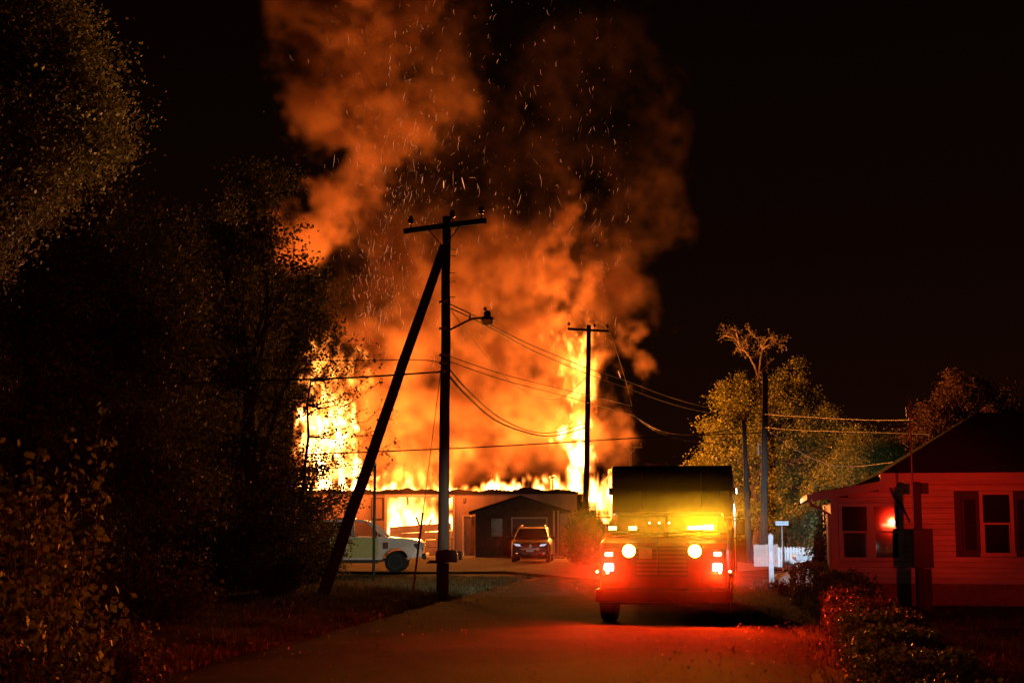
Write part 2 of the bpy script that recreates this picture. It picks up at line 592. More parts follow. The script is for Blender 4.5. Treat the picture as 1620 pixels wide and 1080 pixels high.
lap(sd, ax0, w0 - 0.07, 0.05, ae, AY); lap(sd, w1 + 0.07, g0 - 0.09, 0.05, ae, AY); lap(sd, g1 + 0.09, ax1, 0.05, ae, AY)
lap(sd, w0 - 0.07, w1 + 0.07, 0.05, wz0 - 0.07, AY); lap(sd, w0 - 0.07, w1 + 0.07, wz1 + 0.07, ae, AY); lap(sd, g0 - 0.09, g1 + 0.09, gz1 + 0.09, ae, AY)
so = apart(sd, 'siding', M_DARKWOOD); so['kind'] = 'stuff'
gb = MB().prism([(ax0, ae + 0.002), (ax1, ae + 0.002), (axm, apk - 0.14)], 'y', AY, AY + 0.15)
apart(gb, 'gable', M_DARKWOOD)
apart(MB().box(ax0, ax0 + 0.15, AY + 0.152, WY - 0.06, 0, ae - 0.05), 'side_wall', M_DARKWOOD)
apart(MB().box(ax1 - 0.15, ax1, AY + 0.152, WY - 0.06, 0, ae - 0.05), 'side_wall', M_DARKWOOD)
for s, xe in ((-1, wx(742, AY)), (1, wx(903, AY))):
    ze = wz(809, AY) if s < 0 else wz(808, AY)
    apart(MB().prism([(axm, apk), (xe, ze), (xe, ze - 0.14), (axm, apk - 0.137)], 'y', AY - 0.45, WY - 0.4), 'roof_slope', M_SHINGLE)
wf = apart(MB().box(w0 - 0.06, w0, AY - 0.05, AY + 0.1, wz0 - 0.06, wz1 + 0.06).box(w1, w1 + 0.06, AY - 0.05, AY + 0.1, wz0 - 0.06, wz1 + 0.06)
      .box(w0, w1, AY - 0.05, AY + 0.1, wz1, wz1 + 0.06).box(w0, w1, AY - 0.05, AY + 0.1, wz0 - 0.06, wz0), 'window', M_DARKWOOD)
MB().box(w0, w1, AY + 0.05, AY + 0.06, wz0, wz1).build('pane', glass('smoked_pane', (0.4, 0.3, 0.2), 0.1, 0.25), wf)
apart(MB().box(w0 - 0.3, w1 + 0.3, WY - 0.6, WY - 0.5, wz0 - 0.3, wz1 + 0.3), 'pane_backing', mat('pane_backing', (0.5, 0.36, 0.22), 0.9, var=0.6, scale=3))  # mottled tan board added well behind the office pane
gfm = MB().box(g0 - 0.08, g0, AY - 0.05, AY - 0.003, 0, gz1 + 0.08).box(g1, g1 + 0.08, AY - 0.05, AY - 0.003, 0, gz1 + 0.08).box(g0, g1, AY - 0.05, AY - 0.003, gz1, gz1 + 0.08)
apart(gfm, 'garage_frame', M_TRIM)
for k in range(4):
    h = (gz1 - 0.1) / 4
    apart(MB().box(g0 + 0.01, g1 - 0.01, AY + 0.08, AY + 0.12, 0.12 + k * h, 0.12 + (k + 1) * h - 0.02), 'garage_door_section', mat('brown_door', (0.12, 0.085, 0.065), 0.6))
for px in (876, 883):
    apart(MB().box(wx(px, AY) - 0.05, wx(px, AY) + 0.05, AY - 0.4, AY - 0.3, 0, ae - 0.05), 'porch_post', M_TRIM)
apart(MB().box(wx(886, AY), wx(903, AY), AY - 0.2, AY - 0.05, 0, wz(812, AY)), 'end_pier', mat('pale_block', (0.45, 0.40, 0.38), 0.85, var=0.2, scale=4, bump=0.3))
tag(MB().box(wx(869, 75), wx(881, 75), 74.8, 75.4, 0.10, 0.34).build('concrete_step', M_CONCRETE, bevel=0.02), 'pale concrete step at the foot of the office corner', 'step')
tag(MB().box(wx(870, 73) - 0.0, wx(893, 73), 73.6, 74.3, 0.10, 0.22).build('doorstep_slab', M_CONCRETE, bevel=0.02), 'low pale slab lying in front of the concrete step', 'slab')

# ------------------------------------------------------------------ the house on the right, red in the emergency light
HY = 33.0
M_SIDING = mat('white_siding', (0.55, 0.51, 0.47), 0.6, var=0.35, scale=1.3, bump=0.1, stretch=(0.4, 1, 2.5))
M_HTRIM = mat('house_trim', (0.44, 0.41, 0.38), 0.55, var=0.1)
M_SHUT = mat('shutter', (0.02, 0.02, 0.022), 0.6, var=0.2)
M_BRICK = mat('foundation', (0.22, 0.16, 0.13), 0.9, var=0.3, scale=5, bump=0.4)
M_GLASS = glass('window_glass', (0.012, 0.012, 0.014), 0.03)
HOUSE_RZ = -R(10)
hs = empty('bungalow', (P(1318, 829, HY).x, HY, 0), HOUSE_RZ, 'white lap-sided bungalow with dark hip roof lit red', 'house')
def hx(px, Y=HY): return P(px, 829, Y).x
def hz(py, Y=HY): return P(1500, py, Y).z
def hpart(mb, name, m, parent=None, **k):
    o = mb.build(name, m, hs if parent is None else parent, **k)
    if parent is None: o.location = -Vector(hs.location)
    return o
px0, px1, hx1 = hx(1318), hx(1428), 19.0
pe = hz(790)
me_ = hz(757)
base_z = 0.52
winL = [(hx(1332), hx(1370)), (hx(1381), hx(1419))]
wzb, wzt = hz(881), hz(801)
mw = (hx(1546), hx(1586)); mwb, mwt = hz(873), hz(783)
# solid walls behind the siding, with the window openings left free
hpart(MB().box(px0, hx1, HY + 0.02, HY + 0.2, 0, wzb), 'wall', M_BRICK)
def solid(x0, x1, z0, z1): hpart(MB().box(x0, x1, HY + 0.02, HY + 0.2, z0, z1), 'wall', M_SHUT)
solid(px0, winL[0][0], wzb, wzt); solid(winL[0][1], winL[1][0], wzb, wzt); solid(winL[1][1], mw[0], wzb, wzt)
solid(px0, mw[0], wzt, hz(782))
solid(mw[0], mw[1], wzb, mwb); solid(mw[1], hx1, wzb, me_)
solid(mw[0], mw[1], mwt, me_); solid(px1, mw[0], hz(782), me_)
hpart(MB().prism([(px0, hz(782) + 0.002), (px1 - 0.002, hz(782) + 0.002), (px1 - 0.002, hz(762))], 'y', HY + 0.02, HY + 0.2), 'wall', M_SHUT)
sd = MB()
ST = 0.125
lap(sd, px0, winL[0][0] - 0.09, base_z, wzt + 0.09, HY, ST, 0.03)
lap(sd, winL[1][1] + 0.09, mw[0] - 0.62, base_z, wzt + 0.09, HY, ST, 0.03)
lap(sd, winL[0][0] - 0.09, winL[1][1] + 0.09, base_z, wzb - 0.09, HY, ST, 0.03)
lap(sd, px1, mw[0] - 0.62, wzt + 0.09, me_, HY, ST, 0.03)
lap(sd, mw[0] - 0.62, mw[1] + 0.62, base_z, mwb - 0.09, HY, ST, 0.03)
lap(sd, mw[0] - 0.62, mw[1] + 0.62, mwt + 0.09, me_, HY, ST, 0.03)
lap(sd, mw[1] + 0.62, hx1, base_z, me_, HY, ST, 0.03)
# the raking top of the porch siding
zz = wzt + 0.09
while zz < hz(766):
    t = max(0.0, min(1.0, (zz + ST - hz(782)) / (hz(762) - hz(782))))
    lap(sd, px0 + (px1 - px0) * t, px1, zz, zz + ST, HY, ST, 0.03)
    zz += ST
so = hpart(sd, 'siding', M_SIDING); so['kind'] = 'stuff'
hpart(MB().box(px0 - 0.03, hx1, HY - 0.03, HY + 0.018, 0.0, base_z - 0.004), 'foundation', M_BRICK)
# brick courses of the foundation, proud of the mortar
bm_ = MB().box(-0.1, 0.1, -0.012, 0.012, -0.03, 0.03)
first = None
for row in range(6):
    for k in range(11):
        x = px0 + 0.12 + k * 0.23 + (0.11 if row % 2 else 0)
        if first is None:
            first = hpart(bm_, 'brick', mat('brick', (0.26, 0.12, 0.09), 0.9, var=0.3, scale=8, bump=0.3)); br = first
        else:
            br = first.copy(); C.objects.link(br); br.parent = hs
        br.location = Vector((x, HY - 0.038, 0.075 + row * 0.075)) - Vector(hs.location)
hpart(MB().box(px0 - 0.05, px0 + 0.1, HY - 0.06, HY - 0.02, base_z, pe + 0.1), 'corner_board', M_HTRIM)
def window(x0, x1, z0, z1, shutters=False):
    w = hpart(MB().box(x0 - 0.08, x0, HY - 0.05, HY + 0.06, z0 - 0.08, z1 + 0.08).box(x1, x1 + 0.08, HY - 0.05, HY + 0.06, z0 - 0.08, z1 + 0.08)
              .box(x0, x1, HY - 0.05, HY + 0.06, z1, z1 + 0.08), 'window', M_HTRIM)
    MB().box(x0 - 0.1, x1 + 0.1, HY - 0.09, HY + 0.06, z0 - 0.085, z0).build('sill', M_HTRIM, w)
    zm = (z0 + z1) / 2
    MB().box(x0, x1, HY - 0.005, HY + 0.05, zm - 0.022, zm + 0.022).build('meeting_rail', M_HTRIM, w)
    MB().box(x0, x0 + 0.03, HY, HY + 0.02, z0, zm - 0.023).build('sash_stile', M_HTRIM, w)
    MB().box(x1 - 0.03, x1, HY, HY + 0.02, z0, zm - 0.023).build('sash_stile', M_HTRIM, w)
    MB().box(x0, x1, HY + 0.03, HY + 0.036, z0, zm - 0.024).build('pane', M_GLASS, w)
    MB().box(x0, x1, HY + 0.02, HY + 0.026, zm + 0.024, z1).build('pane', M_GLASS, w)
    if shutters:
        for xs in (x0 - 0.08 - 0.38, x1 + 0.08 + 0.03):
            s = MB().box(xs, xs + 0.05, HY - 0.05, HY - 0.022, z0, z1).box(xs + 0.3, xs + 0.35, HY - 0.05, HY - 0.022, z0, z1)
            s.box(xs + 0.05, xs + 0.3, HY - 0.05, HY - 0.022, z0, z0 + 0.06).box(xs + 0.05, xs + 0.3, HY - 0.05, HY - 0.022, z1 - 0.06, z1)
            for q in range(22):
                zq = z0 + 0.08 + q * (z1 - z0 - 0.16) / 22
                s.beam((xs + 0.05, HY - 0.036, zq), (xs + 0.3, HY - 0.036, zq), 0.008, 0.05, up=(0, 0.6, 0.8))
            hpart(s, 'shutter', M_SHUT)
for a_, b_ in winL: window(a_, b_, wzb, wzt)
window(*mw, mwb, mwt, True)
hpart(MB().box(winL[0][1] + 0.082, winL[1][0] - 0.082, HY - 0.03, HY + 0.018, wzb - 0.09, wzt + 0.09), 'mullion', M_HTRIM)
# main hip roof and the lean-to roof of the porch
ev = 0.35
x0r = hx(1397, HY - ev); zr0 = hz(750, HY - ev)
rid = P(1503, 652, HY + 3.6)
yb = HY + 9.5
roof = MB()
rv_ = [(x0r, HY - ev, zr0), (hx1 + ev, HY - ev, zr0), (hx1 + ev, yb, zr0), (x0r, yb, zr0), (rid.x, HY + 4.4, rid.z), (hx1 - 2.2, HY + 4.4, rid.z)]
roof.add(rv_, [(0, 1, 5, 4), (1, 2, 5), (2, 3, 4, 5), (3, 0, 4), (3, 2, 1, 0)])
rf_ = hpart(roof, 'roof', M_SHINGLE)
MB().box(x0r, hx1 + ev, HY - ev - 0.03, HY - ev - 0.002, zr0 - 0.16, zr0 + 0.02).build('fascia', M_HTRIM, rf_)
MB().box(x0r, hx1 + ev, HY - ev, HY + 0.018, zr0 - 0.05, zr0 - 0.012).build('soffit', M_HTRIM, rf_)
pe0 = P(1290, 783, HY - ev); pe1 = P(1404, 763, HY - ev)
prf = MB().prism([(pe0.x, pe0.z), (pe1.x, pe1.z), (pe1.x, pe1.z + 0.06), (pe0.x, pe0.z + 0.06)], 'y', HY - ev, HY + 6)
pr = hpart(prf, 'porch_roof', M_SHINGLE)
MB().prism([(pe0.x, pe0.z - 0.14), (pe1.x + 0.35, pe1.z - 0.08), (pe1.x + 0.35, pe1.z + 0.045), (pe1.x, pe1.z + 0.045), (pe0.x, pe0.z + 0.045)], 'y', HY - ev - 0.035, HY - ev - 0.003).build('barge_board', M_HTRIM, pr)
MB().prism([(pe0.x + 0.01, pe0.z - 0.03), (pe1.x, pe1.z - 0.03), (pe1.x, pe1.z - 0.004), (pe0.x + 0.01, pe0.z - 0.004)], 'y', HY - ev, HY + 0.0).build('soffit', M_HTRIM, pr)
hpart(MB().box(px0, px0 + 0.15, HY + 0.202, HY + 5.8, 0, pe - 0.05), 'side_wall', M_SIDING)
gt = hpart(MB().box(pe0.x - 0.12, pe0.x - 0.002, HY - ev, HY + 6, pe0.z - 0.1, pe0.z + 0.02), 'gutter', M_HTRIM)
dsx = pe0.x - 0.06
MB().tube([(dsx, HY - 0.2, pe0.z - 0.09), (dsx + 0.02, HY - 0.18, pe0.z - 0.2), (px0 - 0.09, HY - 0.07, pe0.z - 0.42), (px0 - 0.09, HY - 0.07, 0.12)], 0.04, 8).build('downspout', M_HTRIM, gt)
hpart(MB().tube([P(1404, 762, HY - 0.1), P(1412, 785, HY - 0.1), P(1425, 798, HY - 0.1), P(1437, 826, HY - 0.1)], 0.02, 6).tube(
    [P(1404, 762, HY - 0.1), P(1416, 790, HY - 0.12), P(1430, 812, HY - 0.12)], 0.015, 6), 'service_cable', M_SHUT)
hpart(MB().tube([P(1425, 765, HY - 0.06), P(1427, 860, HY - 0.06)], 0.025, 6), 'conduit', M_HTRIM)

# service pole with meter cabinet in front of the house
SY = 30.6
sx = hx(1452, SY)
sp = empty('meter_pole', (sx, SY, 0.03), 0, 'dark service pole with meter cabinet in front of the red bungalow', 'utility pole')
def sz(py): return P(1452, py, SY).z
M_POLE = mat('pole_wood', (0.075, 0.052, 0.04), 0.9, var=0.4, scale=3, bump=0.5, bscale=30, stretch=(4, 4, 0.3))
MB().beam((0, 0, -0.05), (0, 0, sz(764)), 0.15, 0.15, up=(0, 1, 0)).build('post', M_POLE, sp, bevel=0.01)
MB().box(-0.17, 0.24, -0.26, -0.08, sz(900), sz(838)).build('meter_cabinet', mat('cabinet', (0.05, 0.045, 0.04), 0.6, 0.2), sp, bevel=0.015)
MB().box(-0.1, 0.2, -0.22, -0.081, 0.0, sz(901)).build('pedestal', M_POLE, sp, bevel=0.02)
MB().box(0.08, 0.22, -0.14, 0.06, sz(783), sz(766)).build('junction_box', mat('cabinet', (0.05, 0.045, 0.04)), sp, bevel=0.01)
MB().tube([(-0.09, -0.02, sz(836)), (-0.09, -0.02, sz(640)), (-0.09, -0.02, sz(633))], [0.02, 0.018, 0.012], 8).build('mast', M_METAL, sp)
MB().tube([(-0.16, -0.02, sz(662)), (-0.17, -0.02, sz(646)), (-0.12, -0.02, sz(652))], 0.012, 6).build('weatherhead', M_METAL, sp)
MB().beam((-0.12, -0.02, sz(664)), (0.02, -0.02, sz(664)), 0.03, 0.03).build('bracket', M_METAL, sp)
# ------------------------------------------------------------------ fire and smoke: real volumes
def noise3(shape, vox, size, beta=3.2, stretch=(1, 1, 1), seed=0):
    """Gaussian random field, mean 0, deviation 1; size is the largest feature in metres"""
    rng = np.random.default_rng(seed)
    w = rng.standard_normal(shape).astype(np.float32)
    f = np.fft.rfftn(w)
    kx = np.fft.fftfreq(shape[0], vox)[:, None, None] * stretch[0]
    ky = np.fft.fftfreq(shape[1], vox)[None, :, None] * stretch[1]
    kz = np.fft.rfftfreq(shape[2], vox)[None, None, :] * stretch[2]
    k2 = kx * kx + ky * ky + kz * kz
    f *= (k2 + (1.0 / size) ** 2) ** (-beta / 2)
    n = np.fft.irfftn(f, s=shape)
    n = n - n.mean()
    return (n / n.std()).astype(np.float32)


def volume_object(name, field, lo, vox, material, label, cat):
    """a dense numpy field becomes a voxel volume inside one object"""
    nx, ny, nz = field.shape
    field = np.where(field < 1e-3, 0.0, field).astype(np.float32)
    hi = [lo[i] + (n - 1) * vox for i, n in enumerate((nx, ny, nz))]
    me = bpy.data.meshes.new(name)
    N = nx * ny * nz
    me.vertices.add(N)
    # the carrier points lie in the grid itself
    gx, gy, gz = np.meshgrid(*[lo[i] + np.arange(n) * vox for i, n in enumerate((nx, ny, nz))], indexing='ij')
    me.vertices.foreach_set('co', np.stack([gx.ravel(), gy.ravel(), gz.ravel()], 1).astype(np.float32).ravel())
    at = me.attributes.new('amount', 'FLOAT', 'POINT')
    at.data.foreach_set('value', field.ravel())
    me.materials.append(material)
    o = bpy.data.objects.new(name, me)
    C.objects.link(o)
    ng = bpy.data.node_groups.new(name + '_grid', 'GeometryNodeTree')
    ng.interface.new_socket('Geometry', in_out='INPUT', socket_type='NodeSocketGeometry')
    ng.interface.new_socket('Geometry', in_out='OUTPUT', socket_type='NodeSocketGeometry')
    gi = ng.nodes.new('NodeGroupInput')
    go = ng.nodes.new('NodeGroupOutput')
    pos = ng.nodes.new('GeometryNodeInputPosition')
    sub = ng.nodes.new('ShaderNodeVectorMath'); sub.operation = 'SUBTRACT'
    sub.inputs[1].default_value = [lo[i] - 0.5 * vox for i in range(3)]
    ng.links.new(pos.outputs[0], sub.inputs[0])
    sc = ng.nodes.new('ShaderNodeVectorMath'); sc.operation = 'SCALE'
    sc.inputs['Scale'].default_value = 1.0 / vox
    ng.links.new(sub.outputs[0], sc.inputs[0])
    fl = ng.nodes.new('ShaderNodeVectorMath'); fl.operation = 'FLOOR'
    ng.links.new(sc.outputs[0], fl.inputs[0])
    sep = ng.nodes.new('ShaderNodeSeparateXYZ')
    ng.links.new(fl.outputs[0], sep.inputs[0])
    # index = (ix * ny + iy) * nz + iz   (split in two so floats stay exact)
    def m(op, a, b):
        n = ng.nodes.new('FunctionNodeIntegerMath'); n.operation = op
        for k, q in enumerate((a, b)):
            if isinstance(q, int): n.inputs[k].default_value = q
            else: ng.links.new(q, n.inputs[k])
        return n.outputs[0]
    def toint(s):
        n = ng.nodes.new('FunctionNodeFloatToInt'); n.rounding_mode = 'FLOOR'
        a = ng.nodes.new('ShaderNodeMath'); a.operation = 'ADD'; a.inputs[1].default_value = 0.25
        ng.links.new(s, a.inputs[0]); ng.links.new(a.outputs[0], n.inputs[0])
        return n.outputs[0]
    ix, iy, iz = [toint(sep.outputs[k]) for k in range(3)]
    idx = m('ADD', m('MULTIPLY', m('ADD', m('MULTIPLY', ix, ny), iy), nz), iz)
    na = ng.nodes.new('GeometryNodeInputNamedAttribute'); na.data_type = 'FLOAT'
    na.inputs['Name'].default_value = 'amount'
    si = ng.nodes.new('GeometryNodeSampleIndex'); si.data_type = 'FLOAT'; si.clamp = True
    ng.links.new(gi.outputs[0], si.inputs['Geometry'])
    ng.links.new(na.outputs['Attribute'], si.inputs['Value'])
    ng.links.new(idx, si.inputs['Index'])
    vc = ng.nodes.new('GeometryNodeVolumeCube')
    ng.links.new(si.outputs[0], vc.inputs['Density'])
    vc.inputs['Min'].default_value = lo
    vc.inputs['Max'].default_value = hi
    vc.inputs['Resolution X'].default_value = nx
    vc.inputs['Resolution Y'].default_value = ny
    vc.inputs['Resolution Z'].default_value = nz
    sm = ng.nodes.new('GeometryNodeSetMaterial')
    sm.inputs['Material'].default_value = material
    ng.links.new(vc.outputs[0], sm.inputs[0])
    ng.links.new(sm.outputs[0], go.inputs[0])
    md = o.modifiers.new('grid', 'NODES')
    md.node_group = ng
    return tag(o, label, cat, kind='stuff')


def smoke_mat(name, scatter, density, aniso=0.1, absorb=(0.0, 0.0, 0.0)):
    m = bpy.data.materials.new(name)
    m.use_nodes = True
    nt = m.node_tree
    nt.nodes.clear()
    out = nt.nodes.new('ShaderNodeOutputMaterial')
    pv = nt.nodes.new('ShaderNodeVolumePrincipled')
    pv.inputs['Color'].default_value = (*scatter, 1)
    pv.inputs['Absorption Color'].default_value = (*absorb, 1)
    pv.inputs['Density'].default_value = density
    pv.inputs['Density Attribute'].default_value = 'density'
    pv.inputs['Anisotropy'].default_value = aniso
    nt.links.new(pv.outputs[0], out.inputs['Volume'])
    return m


def flame_mat(name, strength):
    m = bpy.data.materials.new(name)
    m.use_nodes = True
    nt = m.node_tree
    nt.nodes.clear()
    out = nt.nodes.new('ShaderNodeOutputMaterial')
    at = nt.nodes.new('ShaderNodeAttribute')
    at.attribute_name = 'density'
    rp = nt.nodes.new('ShaderNodeValToRGB')
    e = rp.color_ramp.elements
    e[0].position, e[0].color = 0.0, (1.0, 0.16, 0.012, 1)
    e[1].position, e[1].color = 1.0, (1.0, 0.62, 0.20, 1)
    k = e.new(0.4); k.color = (1.0, 0.33, 0.05, 1)
    nt.links.new(at.outputs['Fac'], rp.inputs[0])
    ml = nt.nodes.new('ShaderNodeMath'); ml.operation = 'MULTIPLY'
    ml.inputs[1].default_value = strength
    nt.links.new(at.outputs['Fac'], ml.inputs[0])
    em = nt.nodes.new('ShaderNodeEmission')
    nt.links.new(rp.outputs[0], em.inputs['Color'])
    nt.links.new(ml.outputs[0], em.inputs['Strength'])
    nt.links.new(em.outputs[0], out.inputs['Volume'])
    return m


def smooth(a, b, x):
    t = np.clip((x - a) / (b - a), 0, 1)
    return t * t * (3 - 2 * t)


def build_smoke():
    vox = 0.20
    lo = (-17.0, 83.0, 3.6)
    nx, ny, nz = 148, 78, 188
    X, Y, Z = np.meshgrid(lo[0] + np.arange(nx) * vox, lo[1] + np.arange(ny) * vox, lo[2] + np.arange(nz) * vox, indexing='ij')
    X = X.astype(np.float32); Y = Y.astype(np.float32); Z = Z.astype(np.float32)
    # picture-plane coordinates of every voxel, to lay the puffs out as seen in the photograph
    warp = [noise3((nx, ny, nz), vox, 7.0, 3.4, seed=s) for s in (1, 2, 3)]
    fine = [noise3((nx, ny, nz), vox, 2.0, 3.0, seed=s) for s in (4, 5, 6)]
    A, B = 0.95, 0.42
    Xw = X + A * warp[0] + B * fine[0]
    Yw = Y + A * warp[1] + B * fine[1]
    Zw = Z + A * warp[2] + B * fine[2]
    turb = noise3((nx, ny, nz), vox, 3.2, 2.35, seed=9)
    D = np.zeros((nx, ny, nz), np.float32)
    # px, py, distance, half width px, half height px, half depth m, density, edge softness
    for px, py, Yd, rx, ry, rd, den, soft in SMOKE_PUFFS:
        c = P(px, py, Yd)
        k = Yd / F_PX
        r = np.sqrt(((Xw - c.x) / (rx * k)) ** 2 + ((Yw - c.y) / rd) ** 2 + ((Zw - c.z) / (ry * k)) ** 2)
        D = np.maximum(D, den * (1 - smooth(1 - soft, 1 + soft * 0.35, r)))
    for px, py, Yd, rx, ry, rd, amt in SMOKE_VOIDS:
        c = P(px, py, Yd)
        k = Yd / F_PX
        r = np.sqrt(((Xw - c.x) / (rx * k)) ** 2 + ((Yw - c.y) / rd) ** 2 + ((Zw - c.z) / (ry * k)) ** 2)
        D *= 1 - amt * (1 - smooth(0.55, 1.15, r))
    for px, py, Yd, rx, ry, rd, den in SMOKE_VEIL:
        c = P(px, py, Yd)
        k = Yd / F_PX
        r = np.sqrt(((Xw - c.x) / (rx * k)) ** 2 + ((Yw - c.y) / rd) ** 2 + ((Zw - c.z) / (ry * k)) ** 2)
        D += den * (1 - smooth(0.2, 1.05, r))
    D *= np.clip(1.0 + 0.85 * turb, 0.04, 3.2)
    # fade at the walls of the grid
    e = 5
    for ax, n in ((0, nx), (1, ny), (2, nz)):
        i = np.arange(n)
        f = np.clip(np.minimum(i, n - 1 - i) / e, 0, 1).astype(np.float32)
        sh = [1, 1, 1]; sh[ax] = n
        D *= f.reshape(sh)
    D[D < 0.004] = 0
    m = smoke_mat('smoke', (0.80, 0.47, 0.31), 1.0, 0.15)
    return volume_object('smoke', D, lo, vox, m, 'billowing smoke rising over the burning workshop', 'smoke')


# depth range of the grid: 83 .. 98.8
SMOKE_PUFFS = [
    # the low bright smoke over the roof
    (600, 650, 91, 90, 120, 4.0, 0.090, 0.8),
    (700, 670, 91, 110, 110, 4.0, 0.085, 0.8),
    (800, 650, 91, 110, 140, 4.0, 0.075, 0.8),
    (870, 560, 91, 90, 150, 4.0, 0.090, 0.6),
    (942, 650, 90, 44, 100, 3.0, 0.100, 0.4),
    (955, 575, 91, 30, 50, 3.0, 0.144, 0.4),
    (890, 700, 91, 90, 70, 4.0, 0.070, 0.7),
    (640, 730, 90, 60, 35, 3.0, 0.10, 0.8),
    (745, 730, 90, 70, 35, 3.0, 0.10, 0.8),
    # rising body, middle
    (760, 500, 92, 110, 110, 4.5, 0.085, 0.7),
    (850, 430, 92, 100, 120, 4.5, 0.085, 0.6),
    (908, 400, 90, 28, 150, 2.2, 0.360, 0.5),
    (955, 470, 93, 50, 110, 4.0, 0.050, 0.7),
    (970, 370, 93, 80, 80, 4.0, 0.028, 0.7),
    (1035, 330, 93, 50, 60, 3.5, 0.026, 0.7),
    (640, 570, 92, 90, 80, 4.0, 0.095, 0.8),
    (640, 440, 94, 95, 100, 3.0, 0.036, 0.9),
    # left plume bent up and over
    (470, 390, 90, 50, 50, 3.0, 0.396, 0.6),
    (515, 340, 90, 55, 45, 3.0, 0.432, 0.6),
    (550, 290, 91, 42, 50, 3.0, 0.360, 0.6),
    (585, 215, 91, 50, 55, 3.5, 0.425, 0.7),
    (650, 185, 92, 60, 40, 3.5, 0.383, 0.7),
    (490, 140, 91, 62, 70, 3.5, 0.600, 0.7),
    (545, 85, 91, 85, 78, 4.0, 1.300, 0.6),
    (470, 30, 91, 60, 60, 3.5, 0.800, 0.7),
    (610, 20, 92, 70, 70, 4.0, 0.850, 0.6),
    (560, -40, 92, 130, 70, 4.0, 0.850, 0.6),
    # dim upper masses
    (735, 135, 92, 60, 70, 3.5, 0.100, 0.8),
    (690, 60, 93, 50, 60, 3.5, 0.060, 0.8),
    (870, 170, 93, 55, 100, 3.5, 0.022, 0.9),
    (960, 130, 94, 90, 110, 3.5, 0.015, 0.9),
    (1060, 190, 94, 50, 60, 3.0, 0.028, 0.8),
    (1010, 250, 94, 80, 80, 3.5, 0.014, 0.9),
    (900, 280, 93, 55, 80, 3.5, 0.030, 0.8),
]
SMOKE_VEIL = [(740, 300, 92, 320, 330, 6.0, 0.006), (640, 420, 91, 150, 160, 5.0, 0.02), (620, 120, 92, 180, 160, 5.0, 0.03)]
SMOKE_VOIDS = [
    (700, 250, 91, 70, 90, 9.0, 0.6),
    (960, 230, 92, 120, 130, 9.0, 0.45),
    (605, 440, 91, 60, 110, 7.0, 0.72),
    (650, 290, 91, 55, 75, 9.0, 0.93),
    (640, 105, 91, 45, 32, 9.0, 0.95),
    (790, 290, 91, 85, 75, 9.0, 0.93),
    (820, 200, 91, 45, 70, 9.0, 0.9),
    (470, 260, 91, 45, 40, 9.0, 0.95),
    (760, 30, 91, 55, 60, 9.0, 0.8),
    (1020, 430, 91, 40, 50, 9.0, 0.8),
]


def build_shade_soot():
    """dark sooty wisps hanging in front of the glow"""
    vox = 0.24
    lo = (-13.5, 82.6, 4.2)
    nx, ny, nz = 92, 24, 104
    sh = (nx, ny, nz)
    X, Y, Z = np.meshgrid(lo[0] + np.arange(nx) * vox, lo[1] + np.arange(ny) * vox, lo[2] + np.arange(nz) * vox, indexing='ij')
    wp = [noise3(sh, vox, 5.0, 3.2, seed=s_) for s_ in (61, 62, 63)]
    fine = noise3(sh, vox, 2.2, 2.4, (1.2, 1, 0.8), 64)
    Xw, Yw, Zw = X + 0.9 * wp[0], Y + 0.5 * wp[1], Z + 0.9 * wp[2]
    D = np.zeros(sh, np.float32)
    for px, py, rx, ry, den in ((615, 400, 60, 120, 0.30), (600, 700, 45, 30, 0.30), (650, 640, 40, 55, 0.30), (700, 585, 45, 30, 0.25), (770, 700, 40, 22, 0.35), (690, 710, 35, 25, 0.30),
                                (800, 560, 40, 50, 0.22), (835, 480, 60, 50, 0.25), (770, 420, 60, 50, 0.28), (880, 610, 25, 40, 0.20), (960, 460, 45, 60, 0.30), (720, 480, 40, 60, 0.22), (845, 690, 30, 30, 0.25), (560, 560, 30, 40, 0.2)):
        c = P(px, py, 85); k = 85 / F_PX
        r = np.sqrt(((Xw - c.x) / (rx * k)) ** 2 + ((Yw - 85.2) / 2.0) ** 2 + ((Zw - c.z) / (ry * k)) ** 2)
        D = np.maximum(D, den * (1 - smooth(0.2, 1.1, r)))
    D *= np.clip(0.7 + 1.1 * fine, 0, 3.0)
    D[:, :2] = 0; D[:, -2:] = 0
    D[D < 0.006] = 0
    return volume_object('shade_soot', D, lo, vox, smoke_mat('shade_soot', (0.10, 0.045, 0.03), 1.5, 0.0), 'dark soot wisps added before the glowing smoke as self-shadow', 'smoke')


